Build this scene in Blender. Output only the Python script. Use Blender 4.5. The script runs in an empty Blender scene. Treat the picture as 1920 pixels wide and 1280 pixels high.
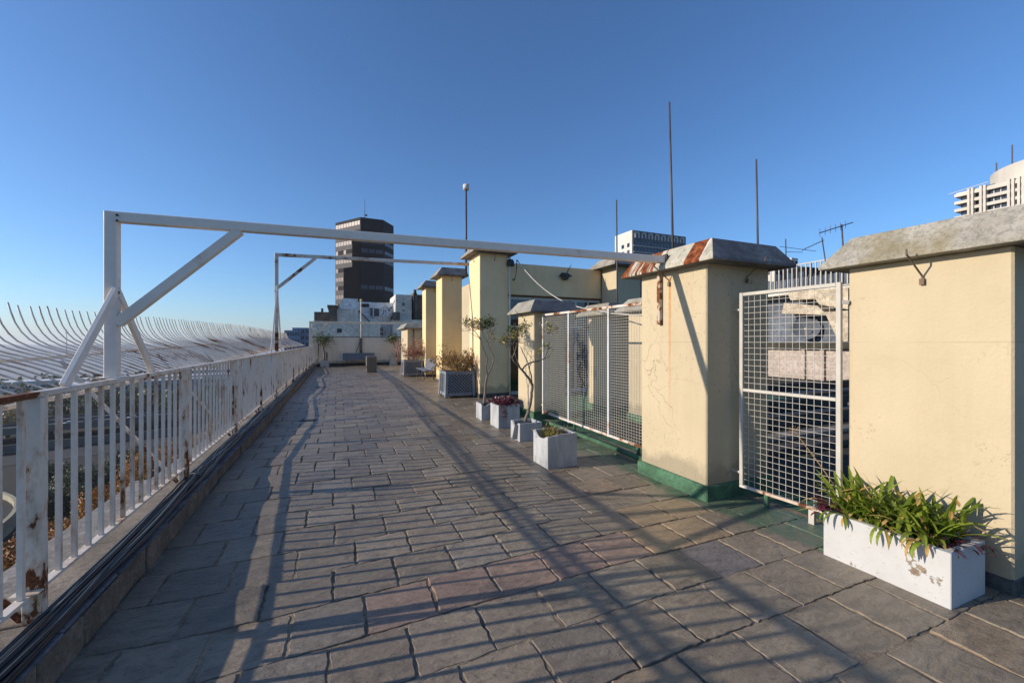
import bpy, bmesh, math, random
from mathutils import Vector, Matrix, noise as mnoise
R = math.radians
PI = math.pi
rnd = random.Random(7)
scene = bpy.context.scene
COL = scene.collection

# ------------------------------------------------------------------ view
FPX, VPX, HY, EYE = 780.0, 632.0, 641.0, 1.6
TH = math.atan((960 - VPX) / FPX)
CT, ST = math.cos(TH), math.sin(TH)
def _ray(px, py):
    u = (px - 960) / FPX; v = (HY - py) / FPX
    return ST + u * CT, CT - u * ST, v
def at_y(px, py, Y):
    r = _ray(px, py); t = Y / r[1]
    return Vector((r[0] * t, Y, EYE + r[2] * t))
def at_x(px, py, X):
    r = _ray(px, py); t = X / r[0]
    return Vector((X, r[1] * t, EYE + r[2] * t))
def at_z(px, py, z=0.0):
    r = _ray(px, py); t = (z - EYE) / r[2]
    return Vector((r[0] * t, r[1] * t, z))

def dz(x, y):
    """the deck falls gently to its drains"""
    d = 1e9
    for yv in (-4.1, 2.9, 9.85, 16.8, 23.7, 30.6):
        d = min(d, max(abs(y - yv) / 3.47, abs(x + .56) / 2.3))
    return -0.07 * max(0.0, 1 - d)

# ------------------------------------------------------------------ materials
class NT:
    def __init__(s, name):
        s.m = bpy.data.materials.new(name); s.m.use_nodes = True
        s.nt = s.m.node_tree; s.nt.nodes.clear()
        s.out = s.n('ShaderNodeOutputMaterial'); s.b = s.n('ShaderNodeBsdfPrincipled')
        s.l(s.b.outputs[0], s.out.inputs[0]); s._tc = None
    def n(s, t, **kw):
        x = s.nt.nodes.new(t)
        for k, v in kw.items(): setattr(x, k, v)
        return x
    def l(s, a, b): s.nt.links.new(a, b)
    def co(s, kind='Object'):
        if s._tc is None: s._tc = s.n('ShaderNodeTexCoord')
        return s._tc.outputs[kind]
    def pos(s):
        return s.n('ShaderNodeNewGeometry').outputs['Position']
    def noise(s, scale, detail=5, rough=.55, co=None, stretch=None, dist=0.0):
        t = s.n('ShaderNodeTexNoise'); t.inputs['Scale'].default_value = scale
        t.inputs['Detail'].default_value = detail; t.inputs['Roughness'].default_value = rough
        t.inputs['Distortion'].default_value = dist
        c = co if co is not None else s.co()
        if stretch:
            mp = s.n('ShaderNodeMapping'); mp.inputs['Scale'].default_value = stretch
            s.l(c, mp.inputs[0]); c = mp.outputs[0]
        s.l(c, t.inputs['Vector']); return t.outputs['Fac']
    def ramp(s, fac, stops):
        r = s.n('ShaderNodeValToRGB'); e = r.color_ramp.elements
        while len(e) < len(stops): e.new(.5)
        for el, (p, c) in zip(e, stops):
            el.position = p
            el.color = (c, c, c, 1) if isinstance(c, (int, float)) else (*c, 1)
        s.l(fac, r.inputs[0]); return r.outputs[0]
    def mix(s, fac, a, b, mode='MIX'):
        m = s.n('ShaderNodeMix', data_type='RGBA', blend_type=mode)
        for sock, v in ((m.inputs[0], fac), (m.inputs[6], a), (m.inputs[7], b)):
            if isinstance(v, (int, float)): sock.default_value = v
            elif isinstance(v, tuple): sock.default_value = (*v, 1)
            else: s.l(v, sock)
        return m.outputs[2]
    def math(s, op, a, b=0.0, clamp=False):
        m = s.n('ShaderNodeMath', operation=op, use_clamp=clamp)
        for sock, v in ((m.inputs[0], a), (m.inputs[1], b)):
            if isinstance(v, (int, float)): sock.default_value = v
            else: s.l(v, sock)
        return m.outputs[0]
    def sep(s, v):
        x = s.n('ShaderNodeSeparateXYZ'); s.l(v, x.inputs[0]); return x.outputs
    def set(s, color=None, rough=None, metal=None, spec=None):
        for nm, v in (('Base Color', color), ('Roughness', rough), ('Metallic', metal), ('Specular IOR Level', spec)):
            if v is None: continue
            k = s.b.inputs[nm]
            if isinstance(v, (int, float)): k.default_value = v
            elif isinstance(v, tuple): k.default_value = (*v, 1)
            else: s.l(v, k)
    def bump(s, h, strength=.3, dist=.01):
        b = s.n('ShaderNodeBump'); b.inputs['Strength'].default_value = strength
        b.inputs['Distance'].default_value = dist
        s.l(h, b.inputs['Height']); s.l(b.outputs[0], s.b.inputs['Normal'])

def plain(name, c, rough=.6, var=.25, scale=6, bump=.15, metal=0.0, spec=.4):
    t = NT(name)
    f = t.noise(scale)
    a = tuple(x * (1 - var) for x in c); b = tuple(min(1, x * (1 + var)) for x in c)
    t.set(t.ramp(f, [(.3, a), (.7, b)]), rough, metal, spec)
    if bump: t.bump(t.noise(scale * 8, 3), bump, .01)
    return t.m

def rusty(name, c, amount=.5, scale=5, dark=True, rough=.5, vert=False, foot=0.0):
    """painted steel with flaked, rusting patches"""
    t = NT(name); p = t.pos()
    f = t.noise(scale, 7, .62, p, (1, 1, .45) if vert else None)
    lo = .74 - amount * .36
    if foot:
        z = t.sep(p)[2]; mr = t.n('ShaderNodeMapRange')
        mr.inputs[1].default_value = 1.15; mr.inputs[2].default_value = .3; mr.inputs[3].default_value = 0.0; mr.inputs[4].default_value = foot
        t.l(z, mr.inputs[0]); f = t.math('ADD', f, mr.outputs[0])
    mask = t.ramp(f, [(lo, 0.0), (lo + .035, 1.0)])
    halo = t.ramp(f, [(lo - .1, 0.0), (lo + .02, .75)])
    g = t.noise(scale * 5, 5, .6, p)
    paint = t.mix(t.ramp(g, [(.35, 0.0), (.75, .35)]), c, tuple(x * .72 for x in c))
    paint = t.mix(halo, paint, (.46, .26, .13))
    rust = t.ramp(g, [(.3, (.025, .012, .008) if dark else (.11, .035, .012)), (.55, (.16, .055, .02)), (.75, (.34, .13, .04))])
    t.set(t.mix(mask, paint, rust), t.ramp(mask, [(0, rough), (1, .9)]), 0, .4)
    h = t.math('SUBTRACT', t.math('MULTIPLY', g, .3), t.math('MULTIPLY', mask, .5))
    t.bump(h, .4, .006)
    return t.m

def stucco(name, c, streak=None, dirt=.22, wear=0.0):
    t = NT(name); p = t.pos(); xyz = t.sep(p)
    big = t.noise(.9, 6, .6, p)
    col = t.ramp(big, [(.3, tuple(x * .86 for x in c)), (.7, c)])
    # vertical weathering
    vs = t.noise(5, 5, .65, p, (1, 1, .08))
    col = t.mix(t.math('MULTIPLY', t.ramp(vs, [(.5, 0.0), (.72, 1.0)]), dirt), col, (.40, .31, .19))
    col = t.mix(t.ramp(t.noise(2.6, 7, .68, p), [(.52, 0.0), (.72, .3)]), col, tuple(x * .75 for x in c))
    # fine dark specks where the paint has chipped
    sp = t.noise(34, 3, .7, p); where = t.noise(1.7, 4, .6, p)
    spm = t.math('MULTIPLY', t.ramp(sp, [(.60, 0.0), (.64, 1.0)]), t.ramp(where, [(.52 - wear*.1, .0), (.66 - wear*.1, .7)]))
    col = t.mix(spm, col, (.33, .27, .19))
    # hairline cracks
    v = t.n('ShaderNodeTexVoronoi', feature='DISTANCE_TO_EDGE'); v.inputs['Scale'].default_value = 1.15
    wn = t.n('ShaderNodeTexNoise'); wn.inputs['Scale'].default_value = 3.2; wn.inputs['Detail'].default_value = 4
    t.l(p, wn.inputs['Vector'])
    wv = t.mix(.22, p, wn.outputs['Color'], 'LINEAR_LIGHT'); t.l(wv, v.inputs['Vector'])
    crack = t.ramp(v.outputs['Distance'], [(.0, 1.0), (.005, 0.0)])
    crack = t.math('MULTIPLY', crack, t.ramp(t.noise(.8, 3, .5, p), [(.49 - wear*.12, 0.0), (.62 - wear*.12, .4 + wear*.25)]))
    col = t.mix(crack, col, (.2, .15, .1))
    # day joint ruled in the render, 1.6 m up
    jn = t.math('ABSOLUTE', t.math('SUBTRACT', t.math('ADD', xyz[2], t.math('MULTIPLY', t.math('SUBTRACT', t.noise(1.5, 3, .5, p), .5), .014)), 1.6))
    joint = t.math('MULTIPLY', t.ramp(jn, [(.0, .5), (.0045, 0.0)]), t.ramp(t.noise(2.2, 4, .6, p), [(.38, .1), (.6, 1.0)]))
    col = t.mix(joint, col, (.25, .2, .13))
    # grime near the floor
    gr = t.math('ADD', xyz[2], t.math('MULTIPLY', t.noise(3, 5, .6, p), -.5))
    col = t.mix(t.ramp(gr, [(-.15, .55), (.12, 0.0)]), col, (.2, .18, .13))
    if streak:
        for (y0, w, z0, z1) in streak:
            wob = t.math('MULTIPLY', t.math('SUBTRACT', t.noise(7, 3, .5, p, (0, 0, 1)), .5), .02)
            d = t.math('ABSOLUTE', t.math('SUBTRACT', t.math('ADD', xyz[1], wob), y0))
            m = t.ramp(d, [(w * .35, 1.0), (w, 0.0)])
            zt = t.n('ShaderNodeMapRange'); zt.inputs[1].default_value = z0; zt.inputs[2].default_value = z1
            t.l(xyz[2], zt.inputs[0])
            top = t.math('LESS_THAN', xyz[2], z1)
            m = t.math('MULTIPLY', t.math('MULTIPLY', m, zt.outputs[0]), top)
            m = t.math('MULTIPLY', m, t.ramp(t.noise(14, 4, .6, p), [(.3, .5), (.6, 1.0)]), True)
            col = t.mix(m, col, (.50, .18, .025))
    t.set(col, .85, 0, .2)
    h = t.math('ADD', t.math('MULTIPLY', t.noise(42, 5, .6, p), .6), t.math('MULTIPLY', t.noise(5, 4, .6, p), .9))
    h = t.math('SUBTRACT', h, t.math('MULTIPLY', t.math('ADD', spm, crack), .5))
    t.bump(h, .55, .01)
    return t.m

def concrete(name, c, dark=(.12, .11, .09), amt=.5, scale=3, stretch=None, grain=26, moss=None):
    t = NT(name); p = t.pos()
    f = t.noise(scale, 7, .65, p, stretch)
    col = t.ramp(f, [(.5 - amt * .22, dark), (.62, c)])
    g = t.noise(grain, 4, .7, p)
    col = t.mix(t.ramp(g, [(.40, .7), (.52, 0.0)]), col, tuple(x * .5 for x in c))
    col = t.mix(t.ramp(t.noise(grain*2.4, 3, .7, p), [(.55, 0.0), (.66, .5)]), col, tuple(min(1, x * 1.35) for x in c))
    if moss: col = t.mix(t.ramp(t.noise(1.9, 5, .6, p), [(.52, 0.0), (.68, .75)]), col, moss)
    t.set(col, .9, 0, .2)
    t.bump(t.math('ADD', g, t.noise(grain*3, 3, .7, p)), .45, .008)
    return t.m

M = {}
M['white'] = rusty('white_painted_steel', (.60, .60, .61), .10, 4)
M['rail'] = rusty('railing_paint', (.77, .68, .57), .33, 5, vert=True)
M['post'] = rusty('railing_post_paint', (.74, .66, .55), .27, 10.5, vert=True, foot=.15)
M['toprust'] = rusty('rusted_rail_paint', (.70, .62, .52), .62, 4, dark=False)
M['stubrust'] = rusty('flaking_stub_paint', (.50, .44, .36), .74, 9, dark=False)
M['frame_a'] = rusty('grey_white_frame_paint', (.84, .74, .63), .06, 3)
M['frame_b'] = rusty('rusting_frame_paint', (.64, .59, .52), .52, 2.6)
M['rustbar'] = rusty('rusted_white_bar_paint', (.84, .75, .63), .46, 1.6, dark=False)
M['rust'] = plain('brown_rust', (.17, .06, .025), .9, .5, 14)
M['fence'] = rusty('fence_paint', (.62, .60, .56), .3, 3.5)
M['wire'] = plain('mesh_wire_paint', (.46, .43, .37), .55, .12, 5, 0)
M['cream'] = stucco('cream_stucco', (.55, .455, .30), wear=0.0)
M['cream2'] = stucco('cream_stucco_rust_streaked', (.545, .45, .295), streak=[(3.615, .024, .7, 2.33)], wear=1.0)
M['warm'] = stucco('bounce_lit_warm_stucco', (.93, .67, .38), dirt=.15)  # cream stucco with warm bounce light on its shaded faces put into the colour
M['amber'] = stucco('bounce_lit_yellow_stucco', (.86, .64, .33), dirt=.12)  # deeper yellow stands in for warm light reflected between neighbouring pillars
M['palewall'] = stucco('pale_beige_stucco', (.84, .73, .57), dirt=.3)
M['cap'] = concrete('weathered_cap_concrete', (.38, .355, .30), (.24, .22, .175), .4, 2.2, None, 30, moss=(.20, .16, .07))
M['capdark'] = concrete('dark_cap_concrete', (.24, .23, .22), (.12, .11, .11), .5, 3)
M['green'] = concrete('green_roof_membrane', (.09, .20, .115), (.05, .10, .06), .35, 3)
M['plinth'] = concrete('dark_grey_plinth', (.10, .11, .105), (.05, .05, .05), .4, 4)
M['kerb'] = concrete('terracotta_grey_kerb_tile', (.22, .18, .14), (.12, .095, .07), .5, 4)
M['kerbtop'] = concrete('slate_kerb_edge', (.17, .17, .18), (.07, .07, .075), .5, 5)
M['ledge'] = concrete('ledge_cement', (.34, .285, .225), (.19, .16, .125), .5, 2.5)
M['cornice'] = concrete('pebbled_cornice', (.34, .32, .29), (.22, .20, .18), .4, 5, None, 14)
M['black'] = plain('black_cable_rubber', (.012, .012, .013), .35, .3, 20, .1, 0, .5)
M['greycable'] = plain('grey_cable_rubber', (.07, .075, .075), .4, .3, 20, 0)
M['iron'] = plain('dark_iron', (.045, .04, .036), .6, .4, 9)
M['hookrust'] = plain('weathered_bracket_steel', (.16, .115, .08), .8, .4, 20)
M['pole'] = plain('dark_grey_pole', (.07, .065, .07), .5, .3, 6)
M['slat'] = plain('grey_blue_painted_wood', (.13, .15, .19), .55, .2, 8)
M['slatlite'] = plain('silver_grey_painted_wood', (.25, .265, .285), .5, .18, 8)
M['lattback'] = plain('dark_blue_planter_lining', (.035, .045, .075), .7, .3, 6)
M['soil'] = plain('dry_potting_soil', (.045, .032, .022), .95, .5, 30, .6)
M['bark'] = plain('grey_bark', (.17, .14, .11), .9, .35, 25, .5)
M['barkred'] = plain('reddish_twig_bark', (.20, .10, .075), .85, .35, 25, .3)
M['barktan'] = plain('tan_twig_bark', (.25, .155, .075), .85, .35, 25, .3)
M['lamp'] = plain('dull_lamp_metal', (.10, .09, .08), .5, .3, 9)
M['conduit'] = plain('cream_conduit', (.68, .58, .42), .6, .15, 6)
M['asphalt'] = plain('asphalt', (.036, .036, .037), .9, .2, .3)
M['deckconc'] = plain('bridge_concrete', (.11, .105, .095), .9, .25, .15)
M['rampconc'] = plain('ramp_parapet_concrete', (.36, .32, .22), .9, .15, .3)
M['tyre'] = plain('tyre_rubber', (.015, .015, .015), .8, .2, 9, 0)
M['ball'] = plain('yellowed_ball', (.55, .46, .22), .5, .2, 9, 0)
M['blue'] = plain('haze_blue_facade', (.20, .25, .33), .8, .15, .3)  # bluish distance haze put into the colour of far blocks

def leaf(name, a, b, trans=.25, rough=.5):
    t = NT(name)
    oi = t.n('ShaderNodeNewGeometry')
    c = t.ramp(oi.outputs['Random Per Island'], [(0.0, a), (1.0, b)])
    t.set(c, rough, 0, .35)
    tr = t.n('ShaderNodeBsdfTranslucent'); t.l(c, tr.inputs[0])
    mx = t.n('ShaderNodeMixShader'); mx.inputs[0].default_value = trans
    t.l(t.b.outputs[0], mx.inputs[1]); t.l(tr.outputs[0], mx.inputs[2]); t.l(mx.outputs[0], t.out.inputs[0])
    return t.m
M['leafdark'] = leaf('dark_leaf', (.035, .06, .015), (.10, .13, .03))
M['leafolive'] = leaf('olive_leaf', (.14, .14, .04), (.36, .31, .09))
M['leafstrap'] = leaf('strap_leaf', (.10, .16, .012), (.24, .30, .035))
M['leafyellow'] = leaf('yellowed_leaf', (.42, .24, .05), (.55, .38, .14))
M['leafpurple'] = leaf('purple_leaf', (.055, .014, .025), (.16, .035, .06))
M['leaftan'] = leaf('dry_tan_leaf', (.26, .16, .06), (.42, .27, .11))
M['leafred'] = leaf('dry_reddish_leaf', (.25, .11, .08), (.38, .2, .14))
M['leafautumn'] = leaf('autumn_leaf', (.16, .045, .012), (.46, .22, .035))
M['leafwood'] = leaf('far_tree_leaf', (.03, .042, .018), (.085, .095, .04))
M['leafkhaki'] = leaf('khaki_tree_leaf', (.16, .13, .05), (.27, .20, .09))

def m_tiles():
    t = NT('slate_grey_paving'); p = t.pos(); xyz = t.sep(p)
    a = t.n('ShaderNodeAttribute', attribute_name='tint')
    col = a.outputs['Color']
    f = t.noise(6, 8, .68, p, (1, 2.4, 1), .6); g = t.noise(48, 5, .7, p); h2 = t.noise(16, 6, .66, p, (1, 1.6, 1), .4)
    col = t.mix(t.ramp(f, [(.36, .7), (.56, 0.0)]), col, t.mix(.55, col, (.055, .046, .04)))
    col = t.mix(t.ramp(f, [(.55, 0.0), (.74, .5)]), col, (.33, .265, .205))
    col = t.mix(t.ramp(h2, [(.36, .35), (.48, 0.0)]), col, (.07, .056, .046))
    col = t.mix(t.ramp(g, [(.56, 0.0), (.72, .5)]), col, (.40, .33, .26))
    col = t.mix(t.ramp(g, [(.30, .65), (.42, 0.0)]), col, (.05, .047, .045))
    # brown dust film and dark damp stains in broad drifts
    col = t.mix(t.ramp(t.noise(.6, 6, .62, p), [(.42, 0.0), (.68, .55)]), col, (.20, .155, .115))
    col = t.mix(t.ramp(t.noise(1.3, 7, .66, p, None, .5), [(.56, 0.0), (.70, .6)]), col, (.062, .058, .056))
    # spilt green roof paint along the pillar bases
    n1 = t.noise(1.6, 6, .62, p)
    edge = t.math('ADD', xyz[0], t.math('MULTIPLY', n1, .9))
    e = t.ramp(t.math('MULTIPLY', edge, .2), [(.735, 0.0), (.765, 1.0)])
    yb = t.math('MULTIPLY', t.math('GREATER_THAN', xyz[1], 2.02), t.math('LESS_THAN', xyz[1], 8.4))
    gm = t.math('MULTIPLY', t.math('MULTIPLY', e, yb), t.ramp(t.noise(6, 5, .65, p), [(.3, .35), (.55, .95)]))
    col = t.mix(gm, col, (.085, .14, .085))
    t.set(col, t.ramp(h2, [(.3, .24), (.68, .5)]), 0, .38)
    h = t.math('ADD', t.math('MULTIPLY', f, 1.3), t.math('ADD', t.math('MULTIPLY', g, .3), t.math('MULTIPLY', h2, .7)))
    t.bump(h, .75, .013)
    return t.m
M['tile'] = m_tiles()
M['mortar'] = concrete('sandy_mortar', (.36, .28, .20), (.09, .07, .05), .8, 5, None, 40)

def m_cap_rust():
    t = NT('rust_stained_cap'); p = t.pos(); xyz = t.sep(p)
    v = t.noise(3.0, 5, .7, p, (.15, 1.6, .12)); g = t.noise(20, 5, .7, p)
    base = t.ramp(t.noise(4, 6, .65, p), [(.35, (.36, .33, .26)), (.65, (.56, .52, .42))])
    base = t.mix(t.ramp(g, [(.35, .6), (.5, 0.0)]), base, (.2, .18, .14))
    k = t.math('ADD', v, t.math('MULTIPLY', g, .10))
    m1 = t.ramp(k, [(.525, 0.0), (.545, 1.0)])
    rust = t.ramp(g, [(.34, (.055, .018, .010)), (.5, (.17, .045, .015)), (.66, (.34, .11, .035))])
    near = t.math('LESS_THAN', xyz[1], 3.26)
    band = t.math('MULTIPLY', near, t.math('GREATER_THAN', xyz[1], 3.05))
    m1 = t.math('MAXIMUM', t.math('MULTIPLY', m1, t.math('GREATER_THAN', xyz[1], 3.62)), t.math('MULTIPLY', band, t.ramp(k, [(.38, 0.0), (.4, 1.0)])))
    col = t.mix(m1, base, rust)
    wm = t.ramp(t.noise(5, 5, .7, p, (.2, 2, .3)), [(.6, 0.0), (.63, 1.0)])
    col = t.mix(t.math('MULTIPLY', wm, m1), col, (.72, .68, .62))
    t.set(col, .85, 0, .2); t.bump(g, .6, .012)
    return t.m
M['caprust'] = m_cap_rust()

def m_planter():
    t = NT('chipped_white_planter_paint'); p = t.pos()
    f = t.noise(4.2, 7, .66, p); g = t.noise(22, 5, .7, p)
    k = t.math('ADD', t.math('MULTIPLY', f, .8), t.math('MULTIPLY', g, .2))
    m = t.ramp(k, [(.615, 0.0), (.627, 1.0)])
    fine = t.math('MULTIPLY', t.ramp(t.noise(55, 3, .7, p, (1, .35, 1)), [(.64, 0.0), (.67, 1.0)]), .8)
    col = t.mix(t.ramp(f, [(.3, .35), (.6, 0.0)]), (.50, .495, .48), (.36, .355, .34))
    col = t.mix(m, col, t.ramp(g, [(.35, (.14, .09, .055)), (.65, (.32, .25, .17))]))
    col = t.mix(fine, col, (.35, .31, .26))
    t.set(col, .8, 0, .25); t.bump(t.math('SUBTRACT', t.math('MULTIPLY', g, .3), m), .6, .008)
    return t.m
M['planter'] = m_planter()
def m_box():
    t = NT('grey_white_planter_cement'); p = t.pos()
    f = t.noise(5, 7, .62, p, (1, 1, .35)); g = t.noise(40, 4, .65, p)
    col = t.ramp(f, [(.3, (.27, .275, .28)), (.62, (.45, .455, .45))])
    col = t.mix(t.ramp(g, [(.3, .4), (.45, 0.0)]), col, (.2, .2, .2))
    t.set(col, .8, 0, .25); t.bump(g, .3, .006); return t.m
M['box'] = m_box()
def m_stone():
    t = NT('speckled_terrazzo_block'); p = t.pos()
    g = t.noise(30, 5, .75, p)
    t.set(t.ramp(g, [(.35, (.05, .045, .04)), (.6, (.22, .2, .17)), (.75, (.4, .38, .34))]), .8, 0, .2)
    t.bump(g, .5, .01); return t.m
M['stone'] = m_stone()
def m_glass(name, c, rough=.06, metal=0.0, spec=.9):
    t = NT(name); t.set(c, rough, metal, spec); return t.m
M['glass'] = m_glass('dark_window_glass', (.012, .014, .018))
M['glasspink'] = m_glass('pinkish_lit_window_glass', (.17, .115, .105), .4, 0, .3)
M['glassgrey'] = m_glass('grey_window_glass', (.06, .055, .07), .25, 0, .5)
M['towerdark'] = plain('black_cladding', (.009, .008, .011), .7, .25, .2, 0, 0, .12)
M['towershade'] = plain('matt_black_shade', (.003, .003, .0035), .9, .25, .2, 0, 0, 0)  # colour for the tower's unlit steps, shade rather than a second cladding
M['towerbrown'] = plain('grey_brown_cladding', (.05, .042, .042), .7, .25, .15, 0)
M['oldwall'] = concrete('stained_old_render', (.86, .78, .66), (.55, .49, .41), .55, .35, None, 3)
M['oldwhite'] = concrete('white_old_render', (.90, .89, .87), (.72, .71, .69), .4, .3, None, 3)
M['brick'] = concrete('brown_old_masonry', (.26, .20, .15), (.10, .085, .07), .6, .8, None, 3)
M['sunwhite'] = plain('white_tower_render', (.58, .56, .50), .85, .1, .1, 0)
M['creamtower'] = plain('cream_tower_concrete', (.54, .50, .43), .85, .12, .2, 0)
M['pinkwall'] = concrete('pinkish_worn_wall', (.50, .42, .36), (.36, .30, .25), .4, 1.2, None, 6)
M['beige'] = concrete('stained_beige_slab', (.60, .50, .36), (.34, .28, .2), .5, 1.5, None, 6)
M['shadegrey'] = concrete('blue_grey_shade', (.16, .18, .21), (.09, .1, .12), .4, 1, None, 6)  # blue-grey tone of surfaces in shade, put into the base colour
M['darkwood'] = plain('dark_weathered_timber', (.055, .045, .035), .8, .4, 3)
M['roofdark'] = concrete('dark_flat_roof', (.07, .065, .05), (.03, .03, .025), .5, 1.2, None, 5)
M['ground'] = plain('city_ground', (.022, .023, .017), .95, .4, .02, 0)
def m_water():
    t = NT('river_water'); t.set((.40, .37, .32), .55, 0, .4)
    t.bump(t.noise(.05, 4, .6, t.pos()), .2, .5); return t.m
M['water'] = m_water()

# ------------------------------------------------------------------ mesh collector
class MB:
    def __init__(s): s.v = []; s.f = []
    def add(s, vs, fs):
        o = len(s.v); s.v += [tuple(v) for v in vs]; s.f += [tuple(i + o for i in f) for f in fs]; return s
    def box(s, x0, x1, y0, y1, z0, z1):
        return s.add([(x0,y0,z0),(x1,y0,z0),(x1,y1,z0),(x0,y1,z0),(x0,y0,z1),(x1,y0,z1),(x1,y1,z1),(x0,y1,z1)],
                     [(0,3,2,1),(4,5,6,7),(0,1,5,4),(1,2,6,5),(2,3,7,6),(3,0,4,7)])
    def bar(s, a, b, w, h=None, up=(0,0,1)):
        """rectangular bar: w sideways, h along up"""
        a = Vector(a); b = Vector(b); h = h or w
        d = (b - a).normalized(); u = Vector(up)
        if abs(d.dot(u)) > .98: u = Vector((0,1,0))
        sd = d.cross(u).normalized(); u = sd.cross(d).normalized()
        vs = []
        for p in (a, b):
            for i, j in ((-1,-1),(1,-1),(1,1),(-1,1)):
                vs.append(p + sd * (i * w / 2) + u * (j * h / 2))
        return s.add(vs, [(0,3,2,1),(4,5,6,7),(0,1,5,4),(1,2,6,5),(2,3,7,6),(3,0,4,7)])
    def tube(s, pts, r, n=6, cap=True):
        pts = [Vector(p) for p in pts]; rs = r if isinstance(r, (list, tuple)) else [r] * len(pts)
        vs = []; ref = None
        for i, p in enumerate(pts):
            d = (pts[min(i + 1, len(pts) - 1)] - pts[max(i - 1, 0)]).normalized()
            if ref is None: ref = Vector((0,0,1)) if abs(d.z) < .9 else Vector((1,0,0))
            sd = d.cross(ref)
            if sd.length < 1e-4: sd = d.cross(Vector((0,1,0)))
            sd.normalize(); u = sd.cross(d).normalized(); ref = u
            for k in range(n):
                an = 2 * PI * k / n
                vs.append(p + (sd * math.cos(an) + u * math.sin(an)) * rs[i])
        fs = []
        for i in range(len(pts) - 1):
            for k in range(n):
                k2 = (k + 1) % n
                fs.append((i*n+k, i*n+k2, (i+1)*n+k2, (i+1)*n+k))
        if cap:
            fs.append(tuple(range(n - 1, -1, -1))); L = (len(pts) - 1) * n
            fs.append(tuple(L + k for k in range(n)))
        return s.add(vs, fs)
    def frustum(s, lo, hi, z0, z1, lip=.03):
        x0,x1,y0,y1 = lo; a0,a1,b0,b1 = hi
        vs = [(x0,y0,z0),(x1,y0,z0),(x1,y1,z0),(x0,y1,z0),(x0,y0,z0+lip),(x1,y0,z0+lip),(x1,y1,z0+lip),(x0,y1,z0+lip),
              (a0,b0,z1),(a1,b0,z1),(a1,b1,z1),(a0,b1,z1)]
        fs = [(0,3,2,1),(8,9,10,11)]
        for o in (0, 4):
            for k in range(4):
                k2 = (k + 1) % 4; fs.append((o+k, o+k2, o+4+k2, o+4+k))
        return s.add(vs, fs)
    def sphere(s, c, r, nu=10, nv=6, sz=1.0):
        vs = []; fs = []
        for j in range(nv + 1):
            ph = PI * j / nv
            for i in range(nu):
                an = 2 * PI * i / nu
                vs.append((c[0] + r*math.sin(ph)*math.cos(an), c[1] + r*math.sin(ph)*math.sin(an), c[2] + r*sz*math.cos(ph)))
        for j in range(nv):
            for i in range(nu):
                i2 = (i + 1) % nu; fs.append((j*nu+i, (j+1)*nu+i, (j+1)*nu+i2, j*nu+i2))
        return s.add(vs, fs)
    def quad(s, a, b, c, d): return s.add([a, b, c, d], [(0,1,2,3)])
    def mesh(s, name, off=(0,0,0), mat=None, smooth=False):
        me = bpy.data.meshes.new(name)
        me.from_pydata([(v[0]-off[0], v[1]-off[1], v[2]-off[2]) for v in s.v], [], s.f)
        me.update()
        if mat: me.materials.append(mat)
        if smooth:
            for p in me.polygons: p.use_smooth = True
        return me

def bevel(me, w=.006, seg=1):
    bm = bmesh.new(); bm.from_mesh(me)
    bmesh.ops.remove_doubles(bm, verts=bm.verts, dist=1e-6)
    bmesh.ops.bevel(bm, geom=list(bm.edges), offset=w, segments=seg, affect='EDGES', clamp_overlap=True)
    bm.to_mesh(me); bm.free()

def tag(o, label=None, cat=None, group=None, kind=None):
    if label: o['label'] = label
    if cat: o['category'] = cat
    if group: o['group'] = group
    if kind: o['kind'] = kind
    return o

def thing(name, label, cat, loc=(0,0,0), group=None, rz=0):
    o = bpy.data.objects.new(name, None); COL.objects.link(o)
    o.empty_display_size = .2; o.location = loc; o.rotation_euler = (0,0,rz)
    return tag(o, label, cat, group)

def part(root, name, mb, mat, world=True, bev=0, smooth=False, label=None, kind=None, base=None):
    """child mesh; mb in world coordinates unless world=False. base: the thing's root when root is itself a part"""
    src = base or root
    off = tuple(src.location) if world else (0,0,0)
    me = mb.mesh(name, off, M[mat] if isinstance(mat, str) else mat, smooth)
    if bev: bevel(me, bev)
    o = bpy.data.objects.new(name, me); COL.objects.link(o); o.parent = root
    if label: o['label'] = label
    if kind: o['kind'] = kind
    return o

def solo(name, mb, mat, label=None, cat=None, group=None, kind=None, bev=0, smooth=False, loc=(0,0,0)):
    me = mb.mesh(name, loc, M[mat] if isinstance(mat, str) else mat, smooth)
    if bev: bevel(me, bev)
    o = bpy.data.objects.new(name, me); COL.objects.link(o); o.location = loc
    return tag(o, label, cat, group, kind)

def copy_tree(o, parent=None):
    c = o.copy(); COL.objects.link(c)
    if parent: c.parent = parent
    for ch in list(o.children): copy_tree(ch, c)
    return c

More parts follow.
